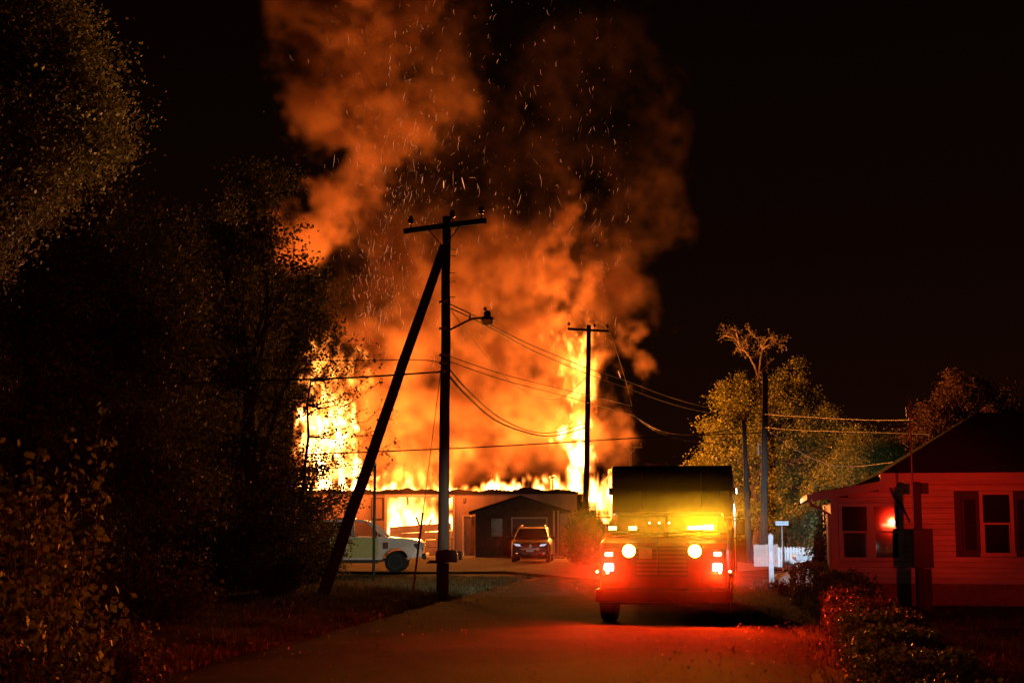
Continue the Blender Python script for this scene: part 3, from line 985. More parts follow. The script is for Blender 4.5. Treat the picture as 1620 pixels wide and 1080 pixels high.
def build_flames():
    vox = 0.11
    lo = (-14.2, 81.6, 0.3)
    nx, ny, nz = 200, 72, 140
    sh = (nx, ny, nz)
    X, Y, Z = np.meshgrid(lo[0] + np.arange(nx) * vox, lo[1] + np.arange(ny) * vox, lo[2] + np.arange(nz) * vox, indexing='ij')
    X = X.astype(np.float32); Y = Y.astype(np.float32); Z = Z.astype(np.float32)
    st = (1, 1, 1.9)
    wx = noise3(sh, vox, 1.6, 3.0, st, 21)
    wy = noise3(sh, vox, 1.6, 3.0, st, 22)
    n1 = noise3(sh, vox, 1.1, 2.6, st, 23)
    n2 = noise3(sh, vox, 3.0, 3.2, st, 24)
    lift = np.clip((Z - 3.6) / 3.0, 0.15, 1.4)
    Xw = X + 0.40 * wx * lift
    Yw = Y + 0.40 * wy * lift
    F = np.zeros(sh, np.float32)
    # tongues: px, base py, distance, half width px, top py, half depth m, heat
    for px, pb, Yd, w, pt, rd, heat in FLAMES:
        b = P(px, pb, Yd); t = P(px, pt, Yd); k = Yd / F_PX
        h = t.z - b.z
        u = (Z - b.z) / h
        wid = np.clip(1.0 - 0.75 * u, 0.05, 1) * w * k
        r = np.sqrt(((Xw - b.x) / wid) ** 2 + ((Yw - b.y) / (rd * np.clip(1 - 0.6 * u, 0.1, 1))) ** 2)
        g = (1 - smooth(0.35, 1.15, r)) * smooth(-0.06, 0.02, u) * (1 - smooth(0.55, 1.05, u))
        F = np.maximum(F, heat * g)
    br = np.clip(0.55 + 0.55 * n1 + 0.35 * n2, 0, 1.6)
    F = np.clip(F * br, 0, 1.3)
    F = F ** 1.3
    F[F < 0.02] = 0
    return volume_object('flames', F, lo, vox, flame_mat('flames', FLAME_GAIN),
                         'yellow flames along the roof and inside the burning workshop', 'fire')


FLAME_GAIN = 13.0
FLAMES = []
_fr = random.Random(5)
# a broken line of tongues along the roof edge
for px in range(470, 922, 7):
    amp = 26 if px < 610 else (9 if px < 760 else 17)
    if 690 < px < 745: amp = 6
    FLAMES.append((px + _fr.uniform(-4, 4), 779, _fr.uniform(83.0, 85.5), _fr.uniform(7, 15), 776 - amp * _fr.uniform(0.5, 2.0),
                   _fr.uniform(0.5, 0.9), _fr.uniform(0.6, 1.2)))
# the left fire behind the trees
for k in range(22):
    px = _fr.uniform(478, 560)
    FLAMES.append((px, _fr.uniform(700, 780), _fr.uniform(84, 88), _fr.uniform(9, 20), _fr.uniform(590, 720), 0.9, _fr.uniform(0.5, 1.0)))
for k in range(8):
    FLAMES.append((_fr.uniform(500, 560), _fr.uniform(600, 680), _fr.uniform(85, 88), 16, _fr.uniform(505, 580), 0.9, 0.45))
# the right column
for k in range(9):
    FLAMES.append((_fr.uniform(903, 922), _fr.uniform(690, 790), _fr.uniform(84.5, 87), _fr.uniform(12, 18), _fr.uniform(570, 660), 0.9, _fr.uniform(0.8, 1.2)))
for k in range(10):
    FLAMES.append((_fr.uniform(880, 925), _fr.uniform(560, 640), _fr.uniform(85, 88), _fr.uniform(12, 20), _fr.uniform(480, 550), 1.0, 0.40))
for k in range(9):
    FLAMES.append((_fr.uniform(925, 968), _fr.uniform(770, 830), _fr.uniform(84, 86.5), _fr.uniform(6, 12), _fr.uniform(725, 780), 0.6, _fr.uniform(0.6, 1.0)))
# inside the garage
for k in range(14):
    FLAMES.append((_fr.uniform(615, 716), _fr.uniform(835, 850), _fr.uniform(83, 87), _fr.uniform(7, 13), _fr.uniform(786, 822), 0.7, _fr.uniform(0.5, 1.0)))
FLAMES.append((685, 838, 84.5, 12, 796, 0.8, 1.2))
FLAMES.append((630, 834, 84.0, 11, 800, 0.8, 1.1))

# glowing gases filling the garage
for px in (625, 645, 665, 685, 705):
    FLAMES.append((px, 850, 85.5, 24, 720, 1.6, 0.6))

FIRE = (1.0, 0.26, 0.034)
WALL_FILL = (1.0, 0.17, 0.018)  # colour of the fill lights added before the wall
FIRE_GAIN = 0.54
fire_lights = [  # px, py, distance, watts, radius
    (525, 715, 87.5, 26000, 0.9),
    (540, 610, 88.0, 12000, 0.9),
    (620, 745, 87.5, 7000, 0.7),
    (720, 745, 87.5, 7000, 0.7),
    (820, 745, 87.5, 9000, 0.7),
    (912, 680, 87.5, 20000, 0.8),
    (905, 560, 88.5, 9000, 0.8),
    (945, 770, 86.5, 7000, 0.6),
    (665, 812, 84.6, 3000, 0.4),
    # lights added before the wall to brighten its front; no flames here
    (560, 775, 79.6, 650, 0.25),
    (655, 778, 79.6, 650, 0.25),
    (735, 774, 79.8, 380, 0.2),
    (500, 776, 79.6, 650, 0.3),
    (978, 772, 84.0, 34000, 0.5),  # right-hand fire light, raised to brighten the trees
]
smoke_obj = build_smoke()
build_shade_soot()  # dark wisps added to shade the billows
flames_obj = build_flames()
for px, py, Yd, wat, rad in fire_lights:
    lamp('fire_light', 'POINT', P(px, py, Yd), wat * FIRE_GAIN, WALL_FILL if Yd < 81 else FIRE, rad, parent=flames_obj)
# ------------------------------------------------------------------ poles and wires
M_WIRE = mat('wire', (0.02, 0.018, 0.016), 0.6, var=0.1)
M_WIREP = mat('bare_wire', (0.30, 0.27, 0.22), 0.5, 0.6, var=0.1)
M_INS = mat('insulator', (0.06, 0.035, 0.03), 0.25, var=0.1)


def tapered(a, b, r0, r1, n=10, wob=0.02, seed=1):
    q = random.Random(seed)
    a, b = Vector(a), Vector(b)
    pts, rad = [], []
    for i in range(n + 1):
        t = i / n
        p = a.lerp(b, t)
        p += Vector((q.uniform(-wob, wob), q.uniform(-wob, wob), 0)) * (1 if 0 < i < n else 0)
        pts.append(p)
        rad.append(r0 + (r1 - r0) * t)
    return MB().tube(pts, rad, 14)


def insulator(p, s=1.0):
    return MB().lathe([(0.015 * s, 0), (0.015 * s, 0.1 * s), (0.05 * s, 0.11 * s), (0.09 * s, 0.13 * s), (0.05 * s, 0.17 * s), (0.085 * s, 0.19 * s),
                       (0.045 * s, 0.24 * s), (0.06 * s, 0.27 * s), (0.02 * s, 0.3 * s)], Matrix.Translation(p), 10)


def pole(name, label, base, topp, r0, r1, arm=None, ins=(), braces=True, seed=1, s=1.0):
    o = empty(name, base, 0, label, 'utility pole')
    B = Vector(base)
    T = Vector(topp) - B
    tapered((0, 0, -0.15), T, r0, r1, 12, 0.015, seed).build('shaft', M_POLE, o, smooth=True)
    if arm:
        a, b = Vector(arm[0]) - B, Vector(arm[1]) - B
        ar = MB().beam(a, b, 0.10 * s, 0.13 * s).build('crossarm', M_POLE, o, bevel=0.008)
        mid = (a + b) / 2
        for t in ins:
            p = a.lerp(b, t) + Vector((0, 0, 0.065 * s))
            insulator(p, s).build('insulator', M_INS, o, smooth=True)
        if braces:
            for t in (0.3, 0.7):
                q = a.lerp(b, t)
                MB().beam(q - Vector((0, 0.08, 0.04)), Vector((mid.x, mid.y, mid.z - 0.55 * s)) - Vector((0, 0.1, 0)), 0.04, 0.012).build('brace', M_METAL, o)
    return o


b1 = G(700, 944); b1.z = 0
p1 = pole('utility_pole', 'tall wooden utility pole with a street lamp arm, propped by a leaning pole', b1, P(707, 343, b1.y), 0.155, 0.11,
          (P(640, 366, b1.y + 0.75), P(768, 349, b1.y - 0.85)), (0.08, 0.60, 0.95), seed=2, s=1.1)
LY = b1.y
B1 = Vector(b1)
# hardware on the shaft
for py in (478, 520, 562, 575, 588):
    MB().lathe([(0.13, -0.03), (0.152, -0.03), (0.152, 0.03), (0.13, 0.03)], Matrix.Translation(P(703.5, py, LY) - B1), 14).build('band', M_METAL, p1)
for k, py in enumerate((395, 405, 432, 445, 470)):
    q = P(709, py, LY) - B1
    MB().tube([q, q + Vector((0.2, 0, 0))], 0.012, 6).build('step_bolt', M_METAL, p1)
# street lamp (unlit) is fixed to the pole: arm and head are its parts
la = MB().tube([P(709, 523, LY) - B1, P(728, 513, LY - 0.1) - B1, P(747, 504, LY - 0.2) - B1, P(768, 502, LY - 0.25) - B1], 0.028, 8).build('lamp_arm', M_METAL, p1, smooth=True)
MB().beam(P(709, 533, LY) - B1, P(709, 520, LY) - B1, 0.05, 0.05, up=(0, 1, 0)).build('arm_bracket', M_METAL, la)
hd = P(771, 499, LY - 0.25) - B1
lh = MB().lathe([(0.05, 0.13), (0.09, 0.09), (0.09, -0.02), (0.15, -0.05), (0.17, -0.10), (0.155, -0.12)], Matrix.Translation(hd), 16).build('lamp_head', mat('lamp_metal', (0.10, 0.09, 0.08), 0.5, 0.4), p1, smooth=True)
MB().lathe([(0.04, 0.13), (0.04, 0.2), (0.03, 0.22)], Matrix.Translation(hd + Vector((-0.06, 0, 0))), 10).build('photocell', M_METAL, lh)
MB().lathe([(0.15, -0.121), (0.15, -0.17), (0.11, -0.23), (0.05, -0.255), (0.0, -0.26)], Matrix.Translation(hd), 16).build('lens', leaf_mat('lamp_lens', (0.85, 0.68, 0.42), (0.9, 0.72, 0.45), 0.75), lh, smooth=True)
MB().beam(P(742, 506, LY - 0.2) - B1, P(745, 496, LY - 0.2) - B1, 0.05, 0.05, up=(0, 1, 0)).build('wire_clamp', M_METAL, la)
# leaning prop pole
bb = G(508, 940); bb.z = 0
pb = empty('prop_pole', bb, 0, 'leaning wooden prop pole set against the lamp pole', 'utility pole')
tapered((0, 0, -0.15), P(703, 388, LY - 0.3) - Vector(bb), 0.165, 0.12, 12, 0.012, 5).build('shaft', M_POLE, pb, smooth=True)
MB().tube([P(702, 392, LY - 0.48) - Vector(bb), P(706, 392, LY + 0.25) - Vector(bb)], 0.02, 6).build('through_bolt', M_METAL, pb)
# pole 2 by the office
b2 = Vector((P(925, 829, 72).x, 72, 0))
p2 = pole('utility_pole', 'utility pole with crossarm standing in front of the bright flame column', b2, P(931.5, 514, 72), 0.17, 0.115,
          (P(898, 520, 72.2), P(963, 524, 71.8)), (0.03, 0.66, 0.97), seed=3, s=1.0)
# far pole with a crossarm
b3 = Vector((P(998, 829, 118).x, 118, 0))
pole('utility_pole', 'distant utility pole showing above the fire engine body', b3, P(997, 702, 118), 0.16, 0.12,
     (P(980, 707, 118), P(1016, 707, 118)), (0.08, 0.62, 0.95), seed=4, s=1.0)
b4 = Vector((P(1207, 829, 61).x, 61, 0.0))
p4 = pole('utility_pole', 'plain wooden utility pole rising in front of the dead-topped tree', b4, P(1210, 590, 61), 0.17, 0.12, seed=6)
MB().lathe([(0.02, 0), (0.03, 0), (0.03, 0.5), (0.02, 0.5)], Matrix.Translation(P(1200, 719, 60.7) - b4), 8).build('fuse_cutout', M_TRIM, p4)
b5 = Vector((P(1186, 829, 66).x, 66, 0.0))
p5 = pole('utility_pole', 'shorter utility pole beside the fence, ending below the wires', b5, P(1176, 664, 66), 0.15, 0.10, seed=7)
b6 = Vector((P(1219, 829, 58).x, 58, 0.0))


def spline(pts, n=10):
    out = []
    k = len(pts)
    for i in range(k - 1):
        p0, p1_, p2_, p3 = pts[max(i - 1, 0)], pts[i], pts[i + 1], pts[min(i + 2, k - 1)]
        for j in range(n):
            t = j / n
            out.append(0.5 * ((2 * p1_) + (p2_ - p0) * t + (2 * p0 - 5 * p1_ + 4 * p2_ - p3) * t * t + (3 * p1_ - p0 - 3 * p2_ + p3) * t ** 3))
    out.append(pts[-1])
    return out


def wire(label, spec, r, m=None, name='overhead_wire', group=None):
    pts = spline([P(*q) for q in spec], 9)
    o = MB().tube(pts, r, 6).build(name, m or M_WIRE, smooth=True)
    return tag(o, label, 'wire', group)


def mix(a, b, t): return a + (b - a) * t


wire('thick cable strung from the trees to the lamp pole', [(250, 608, 27), (420, 602, 31), (560, 597, LY - 2.6), (697, 588, LY)], 0.026)
wire('thin wire meeting the lamp pole just above the thick cable', [(300, 566, 28), (430, 569, 31), (560, 570, LY - 2.4), (660, 569, LY - 0.6), (697, 573, LY)], 0.012)
wire('low cable crossing in front of the flames between trees and fire engine', [(470, 719, 49), (600, 714, 51), (760, 707, 54), (900, 699, 57), (1000, 693, 60), (1110, 688, 63), (1207, 684, 61)], 0.026)
wire('upper twisted wire from the lamp pole to the second pole', [(705, 478, LY), (745, 497, 40), (785, 519, 45), (850, 550, 57), (931, 583, 72)], 0.020)
wire('lower twisted wire running under the upper one past the lamp', [(705, 484, LY), (745, 503, 40), (785, 524, 45), (850, 558, 57), (931, 592, 72)], 0.020)
wire('deep sagging telephone cable, upper of a pair', [(706, 577, LY), (740, 617, 41), (790, 660, 50), (840, 682, 58), (880, 683, 65), (926, 669, 72)], 0.022)
wire('deep sagging telephone cable, thicker lower one of a pair', [(706, 589, LY), (740, 627, 41), (790, 668, 50), (850, 688, 59), (885, 688, 66), (926, 676, 72)], 0.030)
wire('thin loose wire drooping between the two poles above the cable pair', [(706, 480, LY), (750, 540, 42), (800, 598, 51), (850, 628, 59), (890, 628, 66), (928, 596, 72)], 0.014, M_WIREP)
wire('faint straight wire leaving the lamp pole towards the trees', [(706, 562, LY), (800, 593, 45), (900, 618, 56), (1000, 642, 68)], 0.012)
wire('faint straight wire just below its twin, ending in bright strands', [(706, 570, LY), (800, 602, 45), (900, 628, 56), (1002, 657, 68)], 0.013)
wire('bright lit strand sagging towards the short pole', [(1002, 657, 68), (1040, 679, 68), (1080, 687, 67), (1130, 684, 67), (1176, 673, 66)], 0.026, M_WIREP)
wire('dim second strand sagging below the bright one', [(1002, 657, 68), (1040, 683, 68), (1090, 697, 68), (1150, 703, 67)], 0.014, M_WIREP)
wire('high wire from the second pole to the plain pole', [(931, 583, 72), (990, 602, 70), (1060, 628, 67), (1130, 646, 64), (1208, 655, 61)], 0.018)
wire('wire just under the high wire from the second pole', [(931, 592, 72), (990, 613, 70), (1060, 638, 67), (1130, 654, 64), (1208, 660, 61)], 0.016)
wire('wire hanging from the end of the second crossarm', [(908, 486, 70.5), (940, 506, 71.2), (963, 523, 71.8), (980, 570, 71), (992, 610, 70.4), (1000, 642, 70)], 0.014, M_WIREP)
wire('wire running past the plain pole to the service mast', [(1208, 655, 61), (1290, 660, 52), (1370, 664, 42), (1450, 664, SY)], 0.018)
wire('wire crossing behind the service mast to the bungalow roof', [(1208, 676, 61), (1280, 681, 54), (1360, 683, 46), (1480, 687, 39)], 0.020)
wire('pale slack wire drooping from the plain pole to the right', [(1215, 680, 61), (1240, 698, 60), (1280, 722, 58), (1320, 736, 56), (1360, 737, 54), (1420, 730, 50)], 0.016, M_WIREP)
wire('thin drop wire hanging beside the second pole', [(933, 593, 71.8), (934, 640, 71.8), (935, 700, 71.8), (945, 735, 73), (960, 770, 75)], 0.010)

# guy wire with its guard
gb_ = G(652, 946); gb_.z = 0.02
gw = empty('guy_wire', gb_, 0, 'guy wire with a tube guard anchored beside the lamp pole', 'guy wire')
gtop = P(697, 590, LY) - Vector(gb_)
MB().tube([(0, 0, -0.05), gtop], 0.011, 6).build('strand', M_WIREP, gw)
MB().tube([gtop * 0.02, gtop * 0.37], 0.028, 8).build('guard', mat('guard', (0.35, 0.2, 0.08), 0.5), gw)
# thin post in front of the pickup
tb = Vector((P(592, 829, 46).x, 46, 0))
tp = empty('thin_post', tb, 0, 'thin upright metal post standing in front of the pickup door', 'post')
MB().tube([(0, 0, -0.1), (0, 0, P(592, 735, 46).z)], 0.045, 8).build('tube', mat('green_post', (0.03, 0.05, 0.03), 0.7), tp, smooth=True)
MB().lathe([(0.05, 0), (0.05, 0.05), (0.0, 0.08)], Matrix.Translation((0, 0, P(592, 735, 46).z)), 8).build('cap', M_METAL, tp)

# mailbox beside the lamp pole
mb_ = Vector((P(703, 829, LY - 1.2).x, LY - 1.2, 0))
mx_ = empty('mailbox', mb_, 0, 'dark roadside mailbox on a timber post beside the lamp pole', 'mailbox')
def mz(py): return P(703, py, LY - 1.2).z
M_MB = mat('mailbox_metal', (0.03, 0.028, 0.028), 0.5, 0.3)
MB().box(-0.13, 0.12, -0.06, 0.06, -0.1, mz(890)).build('post', M_POLE, mx_, bevel=0.01)
prof = [(-0.21, mz(889)), (0.33, mz(889)), (0.33, mz(876)), (0.3, mz(870)), (0.05, mz(868.5)), (-0.18, mz(870)), (-0.21, mz(876))]
MB().prism(prof, 'y', -0.12, 0.12).build('box', M_MB, mx_, bevel=0.02)
MB().box(0.36, 0.45, -0.1, 0.1, mz(885), mz(871)).build('paper_tube', M_MB, mx_, bevel=0.02)
MB().box(0.30, 0.37, -0.02, 0.02, mz(873), mz(871.5)).build('strut', M_MB, mx_)
MB().prism([(-0.45, mz(890.5)), (-0.13, mz(890.5)), (-0.13, mz(885.5)), (-0.35, mz(885.5))], 'y', -0.1, 0.1).build('tray', M_MB, mx_)

# ------------------------------------------------------------------ fence, marker post, street sign, wheelbarrow
FY = 59.0
M_WHITE = mat('white_paint', (0.78, 0.78, 0.77), 0.55, var=0.08)
fx0, fx1 = P(1231, 829, FY).x, P(1288, 829, FY).x
fc = empty('picket_fence', (fx0, FY, 0), 0, 'white picket fence with pointed pale boards beside the street sign', 'fence')
zt, zb = P(1250, 864, FY).z, 0.12
npk = 13
pk = None
for k in range(npk):
    if k == 9: continue
    x = (fx1 - fx0) * k / (npk - 1)
    if pk is None:
        pk = MB().prism([(-0.052, 0), (0.052, 0), (0.052, zt - zb - 0.06), (0, zt - zb), (-0.052, zt - zb - 0.06)], 'y', -0.012, 0.012).build('picket', M_WHITE, fc); o = pk
    else:
        o = pk.copy(); C.objects.link(o)
        o.parent = fc
    o.location = (x, 0, zb + random.uniform(-0.015, 0.015))
for z in (0.35, zt - 0.22):
    MB().box(-0.05, fx1 - fx0 + 0.05, 0.014, 0.05, z, z + 0.08).build('rail', M_WHITE, fc)
for x in (0.0, (fx1 - fx0) * 0.72):
    MB().box(x - 0.05, x + 0.05, 0.052, 0.15, 0, zt - 0.05).build('fence_post', M_WHITE, fc)
# solid pale fence panels left of it
fp = empty('board_fence', (P(1185, 829, 60).x, 60, 0), 0, 'solid pale board fence left of the white pickets', 'fence')
x0_, x1_ = 0, P(1229, 829, 60).x - P(1191, 829, 60).x
for k in range(9):
    w_ = (x1_ - x0_) / 9
    MB().box(0.17 + k * w_ + 0.004, 0.17 + (k + 1) * w_ - 0.004, -0.012 + 0.006 * (k % 2), 0.012 + 0.006 * (k % 2), 0.1, P(1200, 861, 60).z + random.uniform(-0.02, 0.02)).build('board', mat('pale_board', (0.55, 0.48, 0.42), 0.7, var=0.2), fp)
MB().box(0.17, 0.17 + x1_, 0.02, 0.06, 0.4, 0.5).build('rail', M_TRIM, fp)

my = 42.3
mk = tag(MB().prism([(-0.07, 0), (0.07, 0), (0.07, 1.5), (0, 1.56), (-0.07, 1.5)], 'y', -0.05, 0.05).build('marker_post', mat('weathered_white', (0.13, 0.13, 0.135), 0.7, var=0.5, scale=6), bevel=0.01),
         'white square marker post at the road edge before the board fence', 'post')
mk.location = (P(1218.5, 829, my).x, my, 0.03)
SGY = 57.0
sg = empty('street_sign', (P(1237, 829, SGY).x, SGY, 0), 0, 'small street name sign on a thin pole behind the picket fence', 'street sign')
MB().tube([(0, 0, 0), (0, 0, P(1237, 831, SGY).z)], 0.025, 8).build('pole', M_METAL, sg)
z0, z1 = P(1237, 830.5, SGY).z, P(1237, 824, SGY).z
bl = MB().box(P(1227, 829, SGY).x - sg.location.x, P(1247.5, 829, SGY).x - sg.location.x, -0.006, 0.006, z0, z1).build('blade', mat('sign_blue', (0.55, 0.62, 0.68), 0.4, var=0.05), sg, bevel=0.003)


def text(name, s, size, loc, m, parent, rot=(PI / 2, 0, 0), extrude=0.002):
    cu = bpy.data.curves.new(name, 'FONT')
    cu.body = s
    cu.size = size
    cu.extrude = extrude
    cu.align_x = 'CENTER'
    cu.align_y = 'CENTER'
    t = bpy.data.objects.new(name, cu)
    C.objects.link(t)
    dg = bpy.context.evaluated_depsgraph_get()
    me = bpy.data.meshes.new_from_object(t.evaluated_get(dg))
    bpy.data.objects.remove(t)
    o = bpy.data.objects.new(name, me)
    C.objects.link(o)
    me.materials.clear()
    me.materials.append(m)
    o.location = loc
    o.rotation_euler = rot
    o.parent = parent
    return o


text('lettering', 'PARKER ST', 0.115, (0.0, -0.009, (z0 + z1) / 2), mat('sign_ink', (0.10, 0.16, 0.24), 0.5), bl)

# pale wheelbarrow in front of the pickets
wbx = P(1266, 829, 55).x
wb = empty('wheelbarrow', (wbx, 55, 0.06), R(8), 'pale wheelbarrow with a small red reflector before the picket fence', 'wheelbarrow')
MB().prism([(-0.24, 0.42), (0.2, 0.40), (0.26, 0.62), (-0.24, 0.66), (-0.30, 0.60)], 'y', -0.22, 0.22).build('tub', mat('pale_tub', (0.5, 0.52, 0.52), 0.4), wb, bevel=0.05, seg=3)
MB().lathe([(0.0, -0.04), (0.13, -0.045), (0.16, -0.02), (0.16, 0.02), (0.13, 0.045), (0.0, 0.04)], Matrix.Translation((-0.42, 0, 0.16)) @ Matrix.Rotation(PI / 2, 4, 'X'), 16).build('wheel', mat('tyre', (0.02, 0.02, 0.02), 0.8), wb, smooth=True)
MB().tube([(-0.42, -0.07, 0.16), (-0.1, -0.2, 0.38), (0.55, -0.24, 0.5)], 0.018, 6).build('handle', M_WHITE, wb)
MB().tube([(-0.42, 0.07, 0.16), (-0.1, 0.2, 0.38), (0.55, 0.24, 0.5)], 0.018, 6).build('handle', M_WHITE, wb)
MB().tube([(0.15, -0.2, 0.4), (0.2, -0.2, 0.0), (0.2, 0.2, 0.0), (0.15, 0.2, 0.4)], 0.016, 6).build('stand', M_WHITE, wb)
MB().lathe([(0.0, 0), (0.035, 0.0), (0.035, 0.01), (0.0, 0.015)], Matrix.Translation((-0.31, -0.23, 0.52)) @ Matrix.Rotation(PI / 2, 4, 'X'), 10).build('reflector', mat('red_plastic', (0.7, 0.02, 0.02), 0.3), wb)
# ------------------------------------------------------------------ vehicles
M_TYRE = mat('tyre', (0.02, 0.02, 0.02), 0.8)
M_RIM = mat('rim_steel', (0.45, 0.46, 0.48), 0.35, 0.7, var=0.15)
M_CHROME = mat('chrome', (0.62, 0.62, 0.62), 0.15, 1.0, var=0.08)
M_BLACK = mat('black_plastic', (0.015, 0.015, 0.016), 0.5, var=0.1)
M_CARGLASS = glass('car_glass', (0.012, 0.010, 0.010), 0.04)
M_BLACKCAR = mat('black_car_paint', (0.012, 0.011, 0.011), 0.3, 0.0, var=0.1, coat=0.08, spec=0.12)
M_WHITECAR = mat('white_car_paint', (0.66, 0.64, 0.55), 0.35, var=0.08, coat=0.4)
M_LIME = mat('lime_paint', (0.48, 0.50, 0.16), 0.4, var=0.1, coat=0.3)
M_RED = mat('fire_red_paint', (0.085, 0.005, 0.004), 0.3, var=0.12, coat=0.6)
M_HEADGLOW = emit('headlight_glow', (0.55, 0.75, 1.0), 0.7, (0.5, 0.55, 0.65))  # bluish glow put into the headlight lenses as weak emission
M_DULL = mat('dull_metal', (0.12, 0.11, 0.10), 0.5, 0.6, var=0.2)
M_LAMPGLASS = mat('lamp_glass', (0.55, 0.62, 0.75), 0.12, 0.3, var=0.1)


def arc(cy_, cz, r, a0, a1, n=9):
    return [(cy_ + r * math.cos(R(a0 + (a1 - a0) * k / n)), cz + r * math.sin(R(a0 + (a1 - a0) * k / n))) for k in range(n + 1)]


def shaped(mb, fn, *a, **k):
    mb.v = [fn(*p) for p in mb.v]
    return mb.build(*a, **k)


def wheel(parent, x, y, r, w, spokes=5, hub=M_RIM):
    s = -1 if x < 0 else 1
    wh = empty('wheel', (x, y, r))
    wh.parent = parent
    Mx = Matrix.Rotation(PI / 2, 4, 'Y')
    MB().lathe([(r * 0.62, -w / 2), (r * 0.9, -w / 2), (r * 0.985, -w * 0.36), (r, 0), (r * 0.985, w * 0.36), (r * 0.9, w / 2), (r * 0.62, w / 2)], Mx, 28).build('tyre', M_TYRE, wh, smooth=True)
    rm = MB().lathe([(r * 0.1, s * w * 0.30), (r * 0.3, s * w * 0.34), (r * 0.50, s * w * 0.22), (r * 0.57, s * w * 0.46), (r * 0.63, s * w * 0.52), (r * 0.63, s * w * 0.46)], Mx, 24)
    for k in range(spokes):
        a = 2 * PI * k / spokes
        rm.beam((s * w * 0.36, r * 0.2 * math.cos(a), r * 0.2 * math.sin(a)), (s * w * 0.36, r * 0.52 * math.cos(a), r * 0.52 * math.sin(a)), r * 0.12, r * 0.06, up=(1, 0, 0))
    rm.build('rim', hub, wh, smooth=False)
    return wh


def make_suv(name, label, loc, rz, paint):
    o = empty(name, loc, rz, label, 'car')
    low = [(0.07, 0.27), (0.0, 0.42), (0.01, 0.68), (0.10, 0.86), (0.38, 0.96), (1.18, 1.08), (4.25, 1.12), (4.46, 1.0), (4.5, 0.55), (4.42, 0.30)]
    low += arc(3.58, 0.34, 0.40, 0, 180)[0:] + arc(0.90, 0.34, 0.40, 0, 180)
    low += [(0.45, 0.27)]
    def fnb(x, y, z):
        f = 1.0
        if y < 0.5: f *= 0.86 + 0.14 * math.sqrt(max(0, y / 0.5))
        if y > 4.2: f *= 0.94
        if z > 1.0: f *= 0.965
        return (x * f, y, z)
    body = MB()
    # several slices across so that the plan can curve
    body.prism(low, 'x', -0.9, 0.9)
    shaped(body, fnb, 'body', paint, o, bevel=0.06, seg=3)
    gh = [(1.10, 1.06), (1.80, 1.54), (2.25, 1.62), (3.7, 1.60), (4.3, 1.10)]
    def fng(x, y, z): return (x * (0.83 - 0.20 * (z - 1.06) / 0.56), y, z)
    shaped(MB().prism(gh, 'x', -1.0, 1.0), fng, 'roof', paint, o, bevel=0.05, seg=3)
    # glass
    MB().add([(-0.74, 1.13, 1.11), (0.74, 1.13, 1.11), (0.60, 1.77, 1.545), (-0.60, 1.77, 1.545)], [(0, 1, 2, 3)]).build('windshield', M_CARGLASS, o)
    for s in (-1, 1):
        MB().add([(s * 0.825, 1.45, 1.13), (s * 0.825, 2.6, 1.13), (s * 0.66, 2.6, 1.54), (s * 0.66, 1.95, 1.54)], [(0, 1, 2, 3)]).build('side_window', M_CARGLASS, o)
        MB().add([(s * 0.825, 2.68, 1.13), (s * 0.825, 3.8, 1.14), (s * 0.665, 3.5, 1.53), (s * 0.66, 2.68, 1.54)], [(0, 1, 2, 3)]).build('side_window', M_CARGLASS, o)
        mr = MB().box(-0.1, 0.1, -0.06, 0.06, -0.07, 0.07).build('mirror', paint, o, bevel=0.03)
        mr.location = (s * 0.98, 1.35, 1.12)
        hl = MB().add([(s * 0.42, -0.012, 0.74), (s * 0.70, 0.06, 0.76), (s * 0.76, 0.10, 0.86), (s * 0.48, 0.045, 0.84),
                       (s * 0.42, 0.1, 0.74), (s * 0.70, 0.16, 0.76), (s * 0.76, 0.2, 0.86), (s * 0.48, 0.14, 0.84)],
                      [(0, 1, 2, 3), (4, 7, 6, 5), (0, 4, 5, 1), (1, 5, 6, 2), (2, 6, 7, 3), (3, 7, 4, 0)]).build('headlight', M_HEADGLOW, o)
        MB().lathe([(0, 0), (0.05, 0), (0.05, 0.03), (0, 0.035)], Matrix.Translation((s * 0.62, 0.0, 0.42)) @ Matrix.Rotation(PI / 2, 4, 'X'), 12).build('fog_light', M_LAMPGLASS, o)
        MB().tube([(s * 0.55, 2.1, 1.63), (s * 0.55, 2.2, 1.68), (s * 0.55, 3.5, 1.67), (s * 0.55, 3.6, 1.62)], 0.02, 6).build('roof_rail', M_BLACK, o)
        for y in (0.90, 3.58): wheel(o, s * 0.79, y, 0.335, 0.22)
    for z in (0.61, 0.68):
        MB().box(-0.42, 0.42, -0.03, -0.004, z - 0.012, z + 0.012).build('grille_bar', M_CHROME, o)
    MB().box(-0.36, 0.36, -0.022, -0.004, 0.36, 0.48).build('air_intake', M_BLACK, o)
    MB().box(-0.17, 0.17, -0.045, -0.031, 0.495, 0.595).build('number_plate', mat('plate', (0.62, 0.68, 0.75), 0.4, var=0.05), o)
    MB().lathe([(0, 0), (0.06, 0), (0.06, 0.02), (0, 0.02)], Matrix.Translation((0, -0.0, 0.77)) @ Matrix.Rotation(PI / 2, 4, 'X'), 12).build('badge', M_CHROME, o)
    return o


suv = make_suv('parked_car', 'black crossover parked nose out before the gabled office', (P(838.5, 829, 66).x, 65.6, 0.115), R(-4), M_BLACKCAR)


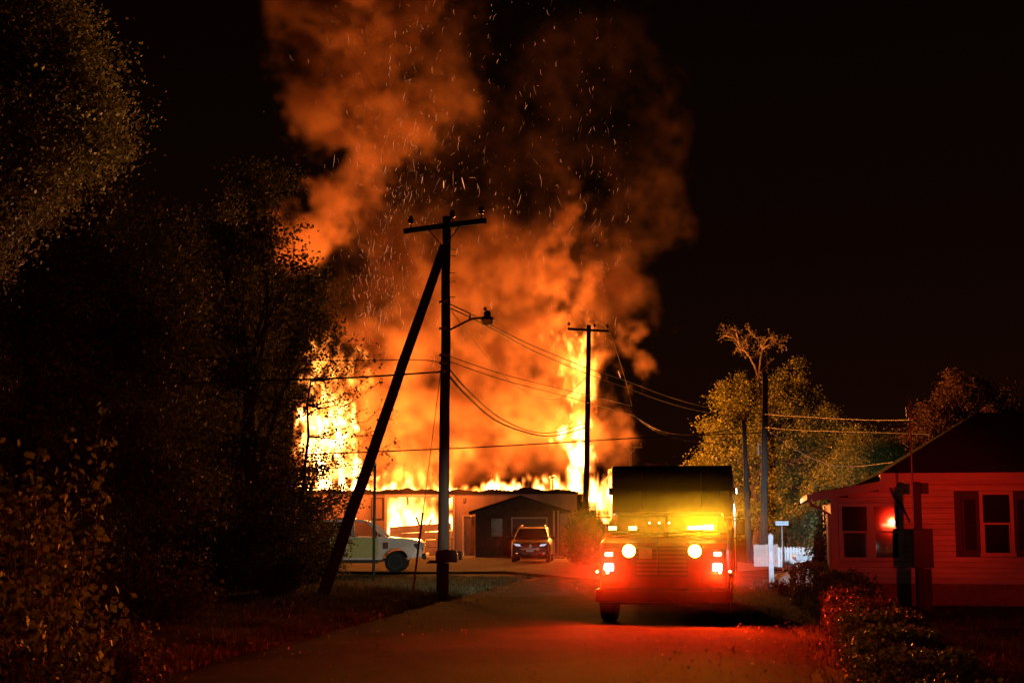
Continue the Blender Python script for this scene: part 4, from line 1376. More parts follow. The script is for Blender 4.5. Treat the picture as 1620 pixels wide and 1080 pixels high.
def make_pickup(loc, rz):
    o = empty('pickup_truck', loc, rz, 'white crew cab pickup with lime green doors parked by the burning garage', 'pickup truck')
    W = 0.98
    low = [(0.05, 0.55), (0.0, 0.62), (0.0, 1.02), (0.08, 1.18), (0.35, 1.24), (1.40, 1.32), (4.15, 1.33), (4.17, 1.20), (5.85, 1.20), (5.9, 0.6)]
    low += [(5.1, 0.52)] + arc(4.62, 0.42, 0.49, 8, 172) + [(4.1, 0.48), (1.52, 0.48)] + arc(0.98, 0.42, 0.49, 8, 172) + [(0.4, 0.55)]
    def fnb(x, y, z):
        f = 1.0
        if y < 0.3: f *= 0.93
        if z > 1.25: f *= 0.95
        return (x * f, y, z)
    shaped(MB().prism(low, 'x', -W, W), fnb, 'body', M_WHITECAR, o, bevel=0.05, seg=3)
    # pillars and roof of the cab, left open so one can see through the glass
    zs, zt_ = 1.33, 1.90
    def bx(x): return x
    rfm = MB().prism([(1.98, 1.86), (2.2, 1.945), (3.95, 1.95), (4.12, 1.86)], 'x', -0.76, 0.76)
    rfm.build('roof', M_WHITECAR, o, bevel=0.04, seg=2)
    for s in (-1, 1):
        MB().beam((s * 0.90, 1.38, zs - 0.02), (s * 0.72, 2.04, 1.88), 0.07, 0.09).build('front_pillar', M_WHITECAR, o)
        MB().beam((s * 0.91, 2.75, zs - 0.02), (s * 0.73, 2.78, 1.88), 0.08, 0.14, up=(0, 1, 0)).build('door_pillar', M_WHITECAR, o)
        MB().beam((s * 0.91, 4.02, zs - 0.02), (s * 0.73, 3.98, 1.88), 0.08, 0.28, up=(0, 1, 0)).build('rear_pillar', M_WHITECAR, o)
        gl = glass('thin_glass', (0.05, 0.05, 0.05), 0.04, 0.35)
        d1 = MB().box(s * (W + 0.004), s * (W + 0.018), 1.62, 2.76, 0.56, 1.28).build('door', M_LIME, o, bevel=0.006)
        MB().add([(s * 0.90, 1.55, zs), (s * 0.90, 2.70, zs), (s * 0.735, 2.72, 1.86), (s * 0.735, 2.06, 1.86)], [(0, 1, 2, 3)]).build('window', gl, d1)
        MB().box(s * (W + 0.019), s * (W + 0.045), 2.55, 2.70, 1.08, 1.12).build('handle', M_BLACK, d1)
        d2 = MB().box(s * (W + 0.004), s * (W + 0.018), 2.80, 3.95, 0.56, 1.28).build('door', M_LIME, o, bevel=0.006)
        MB().add([(s * 0.90, 2.82, zs), (s * 0.90, 3.9, zs), (s * 0.735, 3.86, 1.86), (s * 0.735, 2.85, 1.86)], [(0, 1, 2, 3)]).build('window', M_CARGLASS, d2)
        MB().box(s * (W + 0.019), s * (W + 0.045), 3.75, 3.9, 1.08, 1.12).build('handle', M_BLACK, d2)
        mr = MB().box(-0.13, 0.13, -0.07, 0.07, -0.14, 0.14).build('mirror', M_BLACK, o, bevel=0.03)
        mr.location = (s * 1.14, 1.72, 1.42)
        MB().box(s * 0.62, s * 0.92, -0.03, 0.06, 0.88, 1.12).build('headlight', M_LAMPGLASS, o, bevel=0.02)
        MB().box(s * (W * 0.93 + 0.012), s * (W * 0.93 + 0.03), 0.1, 0.3, 0.86, 1.08).build('corner_lamp', M_BLACK, o, bevel=0.01)
        MB().box(s * (W + 0.003), s * (W + 0.012), 1.25, 1.45, 0.88, 1.12).build('fender_vent', M_CHROME, o)
        MB().box(s * 0.86, s * 1.0, 1.6, 4.0, 0.36, 0.42).build('running_board', M_BLACK, o, bevel=0.01)
        for y in (0.98, 4.62): wheel(o, s * 0.87, y, 0.40, 0.26, 8)
    MB().add([(-0.88, 1.40, zs), (0.88, 1.40, zs), (0.72, 2.04, 1.87), (-0.72, 2.04, 1.87)], [(0, 1, 2, 3)]).build('windshield', glass('thin_glass', alpha=0.35), o)
    MB().box(-0.6, 0.6, -0.04, 0.002, 0.82, 1.12).build('grille', M_BLACK, o, bevel=0.02)
    for k in range(3):
        MB().box(-0.58, 0.58, -0.06, -0.042, 0.87 + k * 0.09, 0.9 + k * 0.09).build('grille_bar', M_CHROME, o)
    MB().box(-0.99, 0.99, -0.16, -0.02, 0.50, 0.72).build('bumper', M_BLACK, o, bevel=0.04)
    MB().box(-0.5, 0.5, 2.4, 2.7, 0.9, 1.35).build('seat', M_BLACK, o, bevel=0.08)
    MB().box(-0.6, 0.6, 2.6, 3.3, 1.955, 2.03).build('beacon_bar', mat('dead_beacon', (0.3, 0.12, 0.05), 0.3), o, bevel=0.03)
    MB().tube([(-0.85, 4.35, 1.2), (-0.85, 4.45, 1.75), (0.85, 4.45, 1.75), (0.85, 4.35, 1.2)], 0.035, 8).build('headache_rack', M_BLACK, o)
    MB().tube([(-0.85, 4.45, 1.72), (-0.85, 5.5, 1.28)], 0.03, 8).build('rack_stay', M_BLACK, o)
    MB().box(-0.9, 0.9, 0.5, 5.6, 0.42, 0.52).build('chassis', M_BLACK, o)
    text('door_lettering', 'IMS', 0.24, (-(W + 0.021), 2.72, 1.13), M_BLACK, o, rot=(PI / 2, 0, -PI / 2))
    return o


pickup = make_pickup((P(671, 829, 54.5).x, 54.2, 0.07), R(90))


# the fire engine: low wide cab with a tall box body behind, facing the camera
ENGINE_RZ = -math.atan(0.16)
EX, EY = P(1048, 829, 25.6).x, 25.6
fe = empty('fire_engine', (EX, EY, 0.10), ENGINE_RZ, 'red fire engine with blazing front lights coming down the road', 'fire engine')
EZ = -0.10      # heights below are above the road crown
L_WHITE = emit('white_beam', (1.0, 0.80, 0.50), 26.0)
L_AMBER = emit('amber_beam', (1.0, 0.52, 0.06), 26.0)
L_WARN = emit('warning_beam', (1.0, 0.55, 0.28), 14.0)
L_MARK = emit('marker_beam', (1.0, 0.45, 0.25), 14.0)
def ez(z): return z + EZ
# cab: hood, front and roof in one profile
cabp = [(0.05, ez(0.55)), (0.0, ez(0.75)), (0.02, ez(1.42)), (0.16, ez(1.52)), (1.15, ez(1.60)), (1.18, ez(1.62)), (1.62, ez(2.02)), (2.0, ez(2.08)), (3.55, ez(2.08)), (3.58, ez(0.55))]
cabp += [(1.25, ez(0.55))] + arc(0.72, ez(0.50), 0.50, 6, 174)
def fcab(x, y, z):
    f = 1.0
    if z > ez(1.7): f *= 0.9
    if y < 0.1: f *= 0.965
    return (x * f, y, z)
shaped(MB().prism(cabp, 'x', -1.15, 1.15), fcab, 'cab', M_RED, fe, bevel=0.06, seg=3)
MB().add([(-1.0, 1.165, ez(1.635)), (-0.03, 1.165, ez(1.635)), (-0.03, 1.585, ez(2.01)), (-0.93, 1.585, ez(2.01))], [(0, 1, 2, 3)]).build('windshield', M_CARGLASS, fe)
MB().add([(0.03, 1.165, ez(1.635)), (1.0, 1.165, ez(1.635)), (0.93, 1.585, ez(2.01)), (0.03, 1.585, ez(2.01))], [(0, 1, 2, 3)]).build('windshield', M_CARGLASS, fe)
for s in (-1, 1):
    MB().add([(s * 1.125, 1.45, ez(1.62)), (s * 1.125, 2.5, ez(1.62)), (s * 1.06, 2.5, ez(2.0)), (s * 1.06, 1.75, ez(2.0))], [(0, 1, 2, 3)]).build('side_window', M_CARGLASS, fe)
MB().tube([(0.02 - 0.3, 1.15, ez(1.66)), (-0.62, 1.33, ez(1.82))], 0.012, 6).build('wiper', M_BLACK, fe)
MB().tube([(0.3, 1.15, ez(1.66)), (0.62, 1.33, ez(1.82))], 0.012, 6).build('wiper', M_BLACK, fe)
MB().box(-1.2, 1.2, -0.22, -0.04, ez(0.48), ez(0.72)).build('bumper', M_RED, fe, bevel=0.04)
MB().box(-1.1, 1.1, -0.20, -0.06, ez(0.723), ez(0.735)).build('tread_plate', M_BLACK, fe)
# grille with slats and a badge plate
gr = MB().box(-0.50, 0.44, -0.045, -0.002, ez(0.93), ez(1.47)).build('grille', M_BLACK, fe)
for k in range(7):
    z = ez(0.97 + k * 0.073)
    MB().box(-0.48, 0.42, -0.065, -0.047, z, z + 0.028).build('slat', M_DULL, gr)
MB().box(-0.42, -0.19, -0.085, -0.068, ez(1.25), ez(1.42)).build('plate', mat('pale_plate', (0.65, 0.6, 0.5), 0.4), gr)
MB().box(-0.09, -0.075, -0.09, -0.068, ez(0.95), ez(1.60)).build('chrome_strip', M_CHROME, gr)
# visor carrying the amber bars over the windshield
MB().box(-1.1, 1.1, 1.02, 1.22, ez(1.70), ez(1.735)).build('visor', M_BLACK, fe)


def elamp(px, py, yl, w, h, m, nm, housing=True, rnd=False, deep=0.10):
    q = P(px, py, EY + yl)
    x = q.x - EX - math.sin(-ENGINE_RZ) * yl
    z = q.z - 0.10
    hs_ = None
    if rnd:
        hs_ = MB().lathe([(w * 0.62, -0.02), (w * 0.62, 0.03), (w * 0.5, deep)], Matrix.Translation((x, yl, z)) @ Matrix.Rotation(-PI / 2, 4, 'X'), 18).build(nm, M_CHROME, fe)
        MB().lathe([(0.0, 0), (w * 0.46, 0.0), (w * 0.42, 0.02), (0.0, 0.04)], Matrix.Translation((x, yl - 0.025, z)) @ Matrix.Rotation(PI / 2, 4, 'X'), 18).build('bulb', m, hs_)
    else:
        hs_ = MB().box(x - w / 2 - 0.02, x + w / 2 + 0.02, yl, yl + deep, z - h / 2 - 0.02, z + h / 2 + 0.02).build(nm, M_CHROME, fe, bevel=0.01)
        MB().box(x - w / 2, x + w / 2, yl - 0.03, yl - 0.002, z - h / 2, z + h / 2).build('lens', m, hs_, bevel=0.012)
    return Vector((x, yl - 0.12, z))


AMB = (1.0, 0.42, 0.012)
REDL = (1.0, 0.028, 0.002)
WHT = (1.0, 0.62, 0.32)
pts = {}
pts['hl'] = [elamp(963, 897, -0.03, 0.16, 0.12, L_WHITE, 'headlight'), elamp(1134, 896.5, -0.03, 0.16, 0.12, L_WHITE, 'headlight')]
pts['wl'] = [elamp(963, 876.5, -0.03, 0.13, 0.065, L_WARN, 'warning_light'), elamp(1134, 875.5, -0.03, 0.13, 0.065, L_WARN, 'warning_light')]
pts['sp'] = [elamp(995, 871, -0.02, 0.25, 0.25, L_AMBER, 'spot_light', rnd=True), elamp(1099, 871, -0.02, 0.25, 0.25, L_AMBER, 'spot_light', rnd=True)]
pts['tp'] = [elamp(969, 835, 0.98, 0.14, 0.065, L_AMBER, 'amber_flasher'), elamp(1001, 835, 0.98, 0.14, 0.065, L_AMBER, 'amber_flasher')]
pts['bar'] = [elamp(1093, 834.5, 0.98, 0.13, 0.065, L_AMBER, 'light_bar'), elamp(1106, 834, 0.96, 0.15, 0.075, L_AMBER, 'light_bar'), elamp(1121, 833.5, 0.97, 0.17, 0.095, L_AMBER, 'light_bar')]
for px in (1027.5, 1043, 1058.5): elamp(px, 826.5, 1.02, 0.032, 0.032, L_MARK, 'marker_lamp', deep=0.06)
side_pts = []
for px, py in ((944.5, 904.5), (961, 905.5), (1138, 904.5), (1153.5, 903)): side_pts.append(elamp(px, py, -0.06, 0.045, 0.035, L_WARN, 'marker_lamp', deep=0.05))
for s in (-1, 1):
    MB().box(s * 0.66, s * 1.06, -0.025, -0.003, ez(0.82), ez(1.44)).build('lamp_bezel', M_BLACK, fe, bevel=0.01)
    arm = MB().tube([(s * 1.05, 1.45, ez(1.98)), (s * 1.36, 1.15, ez(1.98)), (s * 1.36, 1.15, ez(1.60)), (s * 1.08, 1.4, ez(1.58))], 0.016, 6).build('mirror_arm', M_CHROME, fe)
    MB().box(s * 1.28, s * 1.46, 1.12, 1.17, ez(1.66), ez(1.95)).build('mirror', M_CHROME, arm, bevel=0.02)
    MB().tube([(s * 1.22, 3.1, ez(0.75)), (s * 1.24, 3.1, ez(0.8)), (s * 1.24, 3.1, ez(1.75)), (s * 1.2, 3.1, ez(1.8))], 0.018, 6).build('grab_rail', M_CHROME, fe)
    MB().tube([(s * 1.26, 3.75, ez(0.8)), (s * 1.28, 3.75, ez(0.85)), (s * 1.28, 3.75, ez(1.9)), (s * 1.24, 3.75, ez(1.95))], 0.018, 6).build('grab_rail', M_CHROME, fe)
    dr_ = MB().box(s * 1.152, s * 1.166, 1.35, 2.55, ez(0.62), ez(1.58)).build('door', M_RED, fe, bevel=0.006)
    MB().box(s * 1.167, s * 1.2, 2.3, 2.5, ez(1.3), ez(1.34)).build('handle', M_CHROME, dr_)
    for y in (0.72, 8.0):
        wheel(fe, s * 1.02, y, 0.50, 0.30, 8)
    # roller shutters of the body lockers
    for k in range(4):
        y0 = 3.9 + k * 1.65
        z0 = ez(1.1) if k == 2 else ez(0.65)
        lk = MB().box(s * 1.222, s * 1.236, y0, y0 + 1.45, z0, ez(2.3)).build('locker', M_METAL, fe)
        for q in range(14):
            zq = z0 + 0.05 + q * (ez(2.25) - z0) / 14
            MB().box(s * 1.237, s * 1.243, y0 + 0.03, y0 + 1.42, zq, zq + 0.055).build('slat', M_METAL, lk)
bodyp = [(3.66, ez(0.55)), (3.66, ez(2.98)), (3.72, ez(3.04)), (10.6, ez(3.02)), (10.65, ez(0.55)), (8.6, ez(0.55))] + arc(8.0, ez(0.5), 0.58, 5, 175) + [(7.4, ez(0.55))]
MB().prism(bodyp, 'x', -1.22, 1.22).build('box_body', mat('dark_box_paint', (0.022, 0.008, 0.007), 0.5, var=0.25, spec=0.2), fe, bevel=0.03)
for s in (-1, 1):
    MB().tube([(s * 0.6, 3.64, ez(2.15)), (s * 0.6, 3.6, ez(2.2)), (s * 0.6, 3.6, ez(2.9)), (s * 0.6, 3.64, ez(2.95))], 0.012, 6).build('grab_rail', M_CHROME, fe)
MB().box(0.98, 1.16, 3.60, 3.655, ez(2.42), ez(2.52)).build('side_marker', mat('pale_plate', (0.65, 0.6, 0.5), 0.4), fe)
# ladder and hose rolls on top
ld = MB()
for s in (-0.55, -0.15): ld.beam((s, 4.2, ez(3.10)), (s, 9.8, ez(3.10)), 0.05, 0.08)
for k in range(16): ld.beam((-0.55, 4.4 + k * 0.34, ez(3.10)), (-0.15, 4.4 + k * 0.34, ez(3.10)), 0.03, 0.03)
ld.build('ladder', M_METAL, fe)
MB().box(-1.0, 1.0, 0.3, 10.3, ez(0.42), ez(0.54)).build('chassis', M_BLACK, fe)

# what the lamps throw into the street
FWD = (0, -1, 0.0)
for p in pts['hl']:
    lamp('beam', 'SPOT', p, ENG_HEAD, WHT, 0.05, fe, aim=(0, -1, -0.06), spot=80, blend=1.0)
    lamp('glow', 'SPOT', p + Vector((0, -0.14, -0.05)), ENG_RED, REDL, 0.05, fe, aim=(0, -1, -0.42), spot=112, blend=0.5)
for k in ('tp', 'bar', 'sp'):
    for p in pts[k]:
        lamp('glow', 'SPOT', p, ENG_AMB * (0.4 if k == 'sp' else (4.2 if k == 'bar' else 1.0)), AMB, 0.05, fe, aim=(0, -1, 0.7), spot=105, blend=0.6)
for p in pts['wl']:
    lamp('glow', 'SPOT', p, ENG_RED * 0.18, REDL, 0.05, fe, aim=FWD, spot=172, blend=0.3)
for s, p in ((-1, side_pts[0]), (1, side_pts[3])):
    lamp('glow', 'SPOT', p + Vector((s * 0.08, 0, 0)), ENG_RED * 0.26, REDL, 0.04, fe, aim=(s * 0.8, -0.35, -0.45), spot=140, blend=0.6)
# white scene lights low on the engine's flanks
for s, wts in ((1, ENG_SCENE), (-1, ENG_SCENE * 0.085)):
    sl = MB().box(s * 1.223, s * 1.30, 3.70, 3.86, ez(2.45), ez(2.60)).build('scene_light', M_CHROME, fe, bevel=0.01)
    MB().box(s * 1.302, s * 1.31, 3.72, 3.84, ez(2.47), ez(2.58)).build('lens', emit('scene_lens', (0.75, 0.85, 1.0), 20.0), sl)
    lamp('scene_beam', 'SPOT', (s * 1.45, 3.9, ez(2.5)), wts, (0.62, 0.80, 1.0) if s > 0 else (1.0, 0.9, 0.72), 0.08, fe,
         aim=(s * (0.06 if s > 0 else 0.36), 1.0, -0.05 if s > 0 else -0.06), spot=(20 if s > 0 else 42), blend=0.9)

# unseen lamp added on the cab side to light the left trees
sf = MB().box(-1.20, -1.168, 2.62, 2.80, ez(1.62), ez(1.72)).build('tree_fill_lamp', M_CHROME, fe, bevel=0.008)
MB().box(-1.212, -1.202, 2.64, 2.78, ez(1.635), ez(1.705)).build('lens', L_WARN, sf)
lamp('tree_fill_beam', 'SPOT', (-1.3, 2.71, ez(1.67)), TREE_FILL, (1.0, 0.54, 0.22), 0.05, fe, aim=Matrix.Rotation(-ENGINE_RZ, 3, 'Z') @ Vector((-9.3, -7.3, 7.4)), spot=58, blend=0.8)

# a second emergency car on the cross street behind the camera, seen mirrored in the porch window
pc = make_suv('emergency_car', 'dark emergency car with a red light bar, mirrored in the porch window', (5.2, -3.0, 0.0), R(184), M_BLACKCAR)
lb = MB().box(-0.6, 0.6, 2.35, 2.65, 1.70, 1.76).build('light_bar', M_BLACK, pc, bevel=0.01)
L_RED = emit('red_beacon', (1.0, 0.16, 0.06), 90.0)
for k in range(4):
    MB().box(-0.58 + k * 0.3, -0.32 + k * 0.3, 2.36, 2.64, 1.765, 1.87).build('beacon', L_RED, lb, bevel=0.02)
def aimed(dst, src): return Vector(dst) - Vector(src)
src = Vector((5.3, -5.0, 1.95))
_l = lamp("red_beam", "SPOT", src, RED_HOUSE, (1.0, 0.016, 0.004), 0.05, None, aim=aimed(P(1490, 782, 33), src), spot=7.0, blend=1.0)
_l = lamp('red_flood', 'SPOT', src + Vector((0.5, 0, 0)), RED_HOUSE * 0.36, (1.0, 0.016, 0.004), 0.05, None, aim=aimed(P(1480, 830, 33), src), spot=17, blend=0.8)
lamp('red_sweep', 'SPOT', src + Vector((-0.5, 0, 0)), RED_ROAD, (1.0, 0.03, 0.008), 0.1, None, aim=aimed((-3.2, 21, 0), src), spot=38, blend=1.0)
for s in (-1, 1):
    lamp('headlight_beam', 'SPOT', (0.6 * s, -0.15, 0.8), CAR_HEAD, (1.0, 0.88, 0.74), 0.06, pc, aim=(0.07, -1, -0.005), spot=48, blend=1.0)
# ------------------------------------------------------------------ trees, hedges, grass
M_BARK = mat('bark', (0.07, 0.052, 0.04), 0.95, var=0.4, scale=5, bump=0.7, bscale=22, stretch=(2, 2, 0.5))
M_LEAF = leaf_mat('leaf_green', (0.035, 0.045, 0.012), (0.11, 0.11, 0.03), 0.5)
M_LEAFY = leaf_mat('leaf_yellow_green', (0.09, 0.11, 0.018), (0.23, 0.235, 0.05))
M_LEAFR = leaf_mat('leaf_russet', (0.07, 0.035, 0.02), (0.17, 0.09, 0.045))
M_LEAFP = leaf_mat('leaf_pale', (0.08, 0.08, 0.035), (0.2, 0.18, 0.10))
M_LEAFT = leaf_mat('leaf_tan', (0.07, 0.055, 0.024), (0.19, 0.15, 0.07))
M_HEDGE = leaf_mat('leaf_hedge', (0.025, 0.032, 0.012), (0.10, 0.095, 0.045))
M_GRASS = leaf_mat('grass_blade', (0.035, 0.04, 0.012), (0.11, 0.10, 0.045), 0.25)


def leaf_cloud(name, pos, size, m, parent, rng, droop=0.3, kind=None):
    """one quad per leaf, folded along its midrib, every one turned its own way"""
    n = len(pos)
    d = rng.standard_normal((n, 3)); d[:, 2] -= droop
    d /= np.linalg.norm(d, axis=1, keepdims=True)
    u = rng.standard_normal((n, 3))
    s = np.cross(d, u); s /= np.linalg.norm(s, axis=1, keepdims=True) + 1e-9
    nn = np.cross(d, s)
    L = (size * rng.uniform(0.55, 1.35, (n, 1)))
    w = L * rng.uniform(0.30, 0.48, (n, 1))
    a = pos
    tip = pos + d * L
    mid = pos + d * L * 0.45 + nn * L * 0.08
    l = mid + s * w
    r = mid - s * w
    v = np.stack([a, l, tip, r], 1).reshape(-1, 3)
    f = np.arange(n * 4).reshape(n, 4)
    o = np_mesh(name, v, 4, f, m, parent)
    if kind: o['kind'] = kind
    return o


def in_ellipsoid(rng, n, c, r, bias=0.45):
    d = rng.standard_normal((n, 3)); d /= np.linalg.norm(d, axis=1, keepdims=True)
    return np.asarray(c) + d * (rng.random((n, 1)) ** bias) * np.asarray(r)


def bent(a, b, rng, n=6, sag=0.12):
    a, b = np.asarray(a, float), np.asarray(b, float)
    L = np.linalg.norm(b - a)
    off = rng.standard_normal(3) * L * sag
    off[2] = abs(off[2]) * 0.6
    pts = []
    for i in range(n + 1):
        t = i / n
        pts.append(a + (b - a) * t + off * math.sin(PI * t) + rng.standard_normal(3) * L * 0.012 * (0 < i < n))
    return pts


def tree(name, label, base, trunk, r0, blobs, clumps, per, leaf, m, seed, spread=0.45, group=None, cat='tree', twigs=2, limb=0.07, zmin=0.1, rag=0.0):
    """trunk: top point; blobs: ellipsoids (centre, radii) that the crown fills, clump by clump"""
    rng = np.random.default_rng(seed)
    B = Vector(base)
    o = empty(name, B, 0, label, cat, group)
    Bn = np.array(B)
    T = np.array(trunk) - Bn
    tp = bent((0, 0, -0.2), T, rng, 8, 0.05)
    tr = MB().tube(tp, [r0 * (1 - 0.72 * i / 8) * (1.35 if i == 0 else 1) for i in range(9)], 12).build('trunk', M_BARK, o, smooth=True)
    limbs = MB()
    vol = np.array([r[0] * r[1] * r[2] for _, r in blobs]) ** (2 / 3)
    cnt = np.maximum(1, np.round(clumps * vol / vol.sum()).astype(int))
    leaves = []
    for (c, r), k in zip(blobs, cnt):
        cl = np.array(c) - Bn
        hub = cl * 0.85 + np.array(tp[-1]) * 0.15
        root = np.array(tp[int(rng.integers(3, 8))])
        lp = bent(root, hub, rng, 6, 0.10)
        limbs.tube(lp, [limb * (1 - 0.6 * i / 6) for i in range(7)], 7)
        cc = in_ellipsoid(rng, k, cl, r)
        if rag: cc = cl + (cc - cl) * rng.uniform(1 - rag, 1 + rag, (k, 1))
        for p in cc:
            if p[2] + Bn[2] < zmin: p[2] = zmin - Bn[2]
            q = np.array(lp[int(rng.integers(2, 7))])
            bp = bent(q, p, rng, 4, 0.12)
            limbs.tube(bp, [limb * 0.35, limb * 0.28, limb * 0.2, limb * 0.14, limb * 0.08], 5, cap=False)
            for t in range(twigs):
                e = p + rng.standard_normal(3) * spread * 0.9
                limbs.tube([p, (p + e) / 2 + rng.standard_normal(3) * spread * 0.12, e], [limb * 0.1, limb * 0.07, limb * 0.04], 4, cap=False)
            n = int(per * rng.uniform(0.5, 1.5))
            g = p + rng.standard_normal((n, 3)) * spread * np.array([1, 1, 0.75]) * rng.uniform(0.6, 1.2)
            g[:, 2] = np.maximum(g[:, 2], zmin - Bn[2])
            leaves.append(g)
    limbs.build('branches', M_BARK, o, smooth=True)
    leaf_cloud('crown', np.concatenate(leaves), leaf, m, o, rng)
    return o


def blob(px, py, Y, rx, ry, rd=None):
    k = Y / F_PX
    c = P(px, py, Y)
    return (tuple(c), (rx * k, rd or (rx + ry) * 0.5 * k, ry * k))


# ---- the dark trees on the left
YA = 21.0
tree('broadleaf_tree', 'near tree with dull brown lit leaves high at the left edge', (-9.6, 21.5, 0), (-9.0, 21.3, 7.2), 0.32,
     [blob(20, 60, YA, 130, 110), blob(110, 150, YA, 100, 90), blob(60, 240, YA, 130, 60), blob(-110, 150, YA, 160, 180), blob(150, 215, YA + 0.4, 60, 50), blob(-60, -60, YA, 190, 120), blob(-120, 380, YA, 120, 160), blob(0, 330, YA, 100, 60), blob(60, 290, YA, 70, 40)],
     270, 300, 0.062, M_LEAFT, 31, 0.28)
YB = 31.0
tree('broadleaf_tree', 'tall unlit dark tree standing behind the near brown-leaved tree', (-11.4, 31, 0), (-10.6, 31, 7.0), 0.36,
     [blob(60, 520, YB, 150, 170), blob(160, 640, YB, 140, 150), blob(10, 740, YB, 160, 150), blob(190, 440, YB, 130, 130), blob(60, 360, YB, 130, 120), blob(250, 560, YB + 1, 110, 120), blob(240, 740, YB, 130, 130)],
     260, 170, 0.10, M_LEAF, 32, 0.42)
YC = 45.0
tree('broadleaf_tree', 'dark tree backlit by the left hand flames, its leaves edging the fire', (P(395, 829, YC).x, YC, 0), P(385, 520, YC), 0.30,
     [blob(400, 300, YC, 70, 55), blob(420, 380, YC, 60, 60), blob(350, 420, YC, 80, 110), blob(455, 460, YC, 70, 60), blob(490, 540, YC, 52, 60), blob(400, 560, YC, 90, 90), blob(330, 600, YC, 80, 100),
      blob(455, 640, YC, 42, 60), blob(360, 700, YC, 90, 90), blob(430, 730, YC, 48, 60), blob(450, 800, YC, 60, 60), blob(370, 820, YC, 80, 80)],
     250, 120, 0.115, M_LEAF, 33, 0.36)
YD = 40.0
tree('understorey_tree', 'low bushy tree in shadow left of the prop pole', (P(300, 829, YD).x, YD, 0), P(300, 780, YD), 0.14,
     [blob(290, 780, YD, 110, 90), blob(400, 850, YD, 95, 70), blob(450, 800, YD, 60, 60), blob(220, 860, YD, 100, 70), blob(480, 870, YD, 45, 45)],
     130, 150, 0.085, M_LEAF, 34, 0.33, cat='tree', limb=0.045)
tree('understorey_tree', 'leafy young tree screening the pickup bed and workshop corner', (P(492, 829, 47.5).x, 47.5, 0), P(500, 800, 47.5), 0.10,
     [blob(450, 770, 47.5, 46, 45), blob(495, 790, 47.5, 46, 30), blob(475, 835, 47.5, 42, 45), blob(495, 735, 47.5, 32, 28), blob(530, 795, 47.5, 26, 18), blob(460, 890, 47.5, 40, 30)],
     120, 90, 0.085, M_LEAFR, 35, 0.27, cat='tree', limb=0.04)
# sprigs reaching out across the flames
rng = np.random.default_rng(77)
sg_ = empty('sprouting_sapling', (P(470, 829, 44).x, 44, 0), 0, 'spindly sapling with thin twigs silhouetted against the left flames', 'tree')
SB = np.array(sg_.location)
stem = MB()
lv = []
hubs = [P(470, 880, 44), P(478, 800, 44), P(482, 740, 44), P(488, 690, 44), P(486, 640, 44), P(492, 600, 44)]
stem.tube([np.array((0, 0, -0.1))] + [np.array(h) - SB for h in hubs], [0.07, 0.065, 0.06, 0.05, 0.045, 0.035, 0.025], 8)
ends = [(560, 545), (585, 548), (604, 560), (588, 590), (600, 605), (612, 640), (575, 620), (622, 700), (560, 575), (600, 720), (618, 665), (560, 655), (585, 690), (540, 530), (572, 735), (610, 742), (530, 560), (545, 600), (560, 700), (538, 640), (548, 755), (566, 760)]
for ex, ey in ends:
    h = hubs[min(5, max(1, int(5.6 - (ey - 560) / 42)))]
    a_ = np.array(h) - SB
    b_ = np.array(P(ex, ey, 44 + rng.uniform(-1.0, 1.0))) - SB
    pts_ = []
    for i in range(9):
        t = i / 8
        pts_.append(a_ + (b_ - a_) * t + np.array((0, 0, -0.35)) * math.sin(PI * t) * rng.uniform(0.6, 1.1) + rng.standard_normal(3) * 0.025)
    stem.tube(pts_, [0.022 - 0.0022 * i for i in range(9)], 5, cap=False)
    for i in range(2, 9):
        for q in range(2):
            e = pts_[i] + rng.standard_normal(3) * np.array([0.16, 0.12, 0.16]) + np.array((0.06, 0, 0.06))
            stem.tube([pts_[i], e], [0.008, 0.005], 4, cap=False)
            lv.append(e + rng.standard_normal((int(rng.integers(3, 9)), 3)) * 0.07)
stem.build('trunk', M_BARK, sg_, smooth=True)
leaf_cloud('crown', np.concatenate(lv), 0.085, M_LEAF, sg_, rng)

# shrubs along the left verge
def shrub(name, label, px, Y, w, h, n, leaf, m, seed, group=None, base_z=0.03):
    rng = np.random.default_rng(seed)
    c = Vector((P(px, 829, Y).x, Y, base_z))
    o = empty(name, c, 0, label, 'shrub', group)
    st_ = MB()
    pts_ = []
    for k in range(n):
        a = rng.uniform(0, 2 * PI)
        rr_ = w * math.sqrt(rng.random()) * 0.5
        top = np.array((rr_ * math.cos(a), rr_ * math.sin(a) * 0.8, h * rng.uniform(0.35, 1.0) * (1 - 0.5 * (rr_ / (w * 0.5)) ** 2)))
        root = np.array((top[0] * 0.3, top[1] * 0.3, -0.05))
        bp = bent(root, top, rng, 4, 0.08)
        st_.tube(bp, [0.014, 0.012, 0.010, 0.007, 0.004], 5, cap=False)
        for i in range(1, 5):
            pts_.append(np.array(bp[i]) + rng.standard_normal((14, 3)) * np.array((w, w, h)) * 0.07)
    g = np.concatenate(pts_)
    g[:, 2] = np.maximum(g[:, 2], 0.02)
    st_.build('stems', M_BARK, o)['kind'] = 'stuff'
    leaf_cloud('foliage', g, leaf, m, o, rng)
    return o


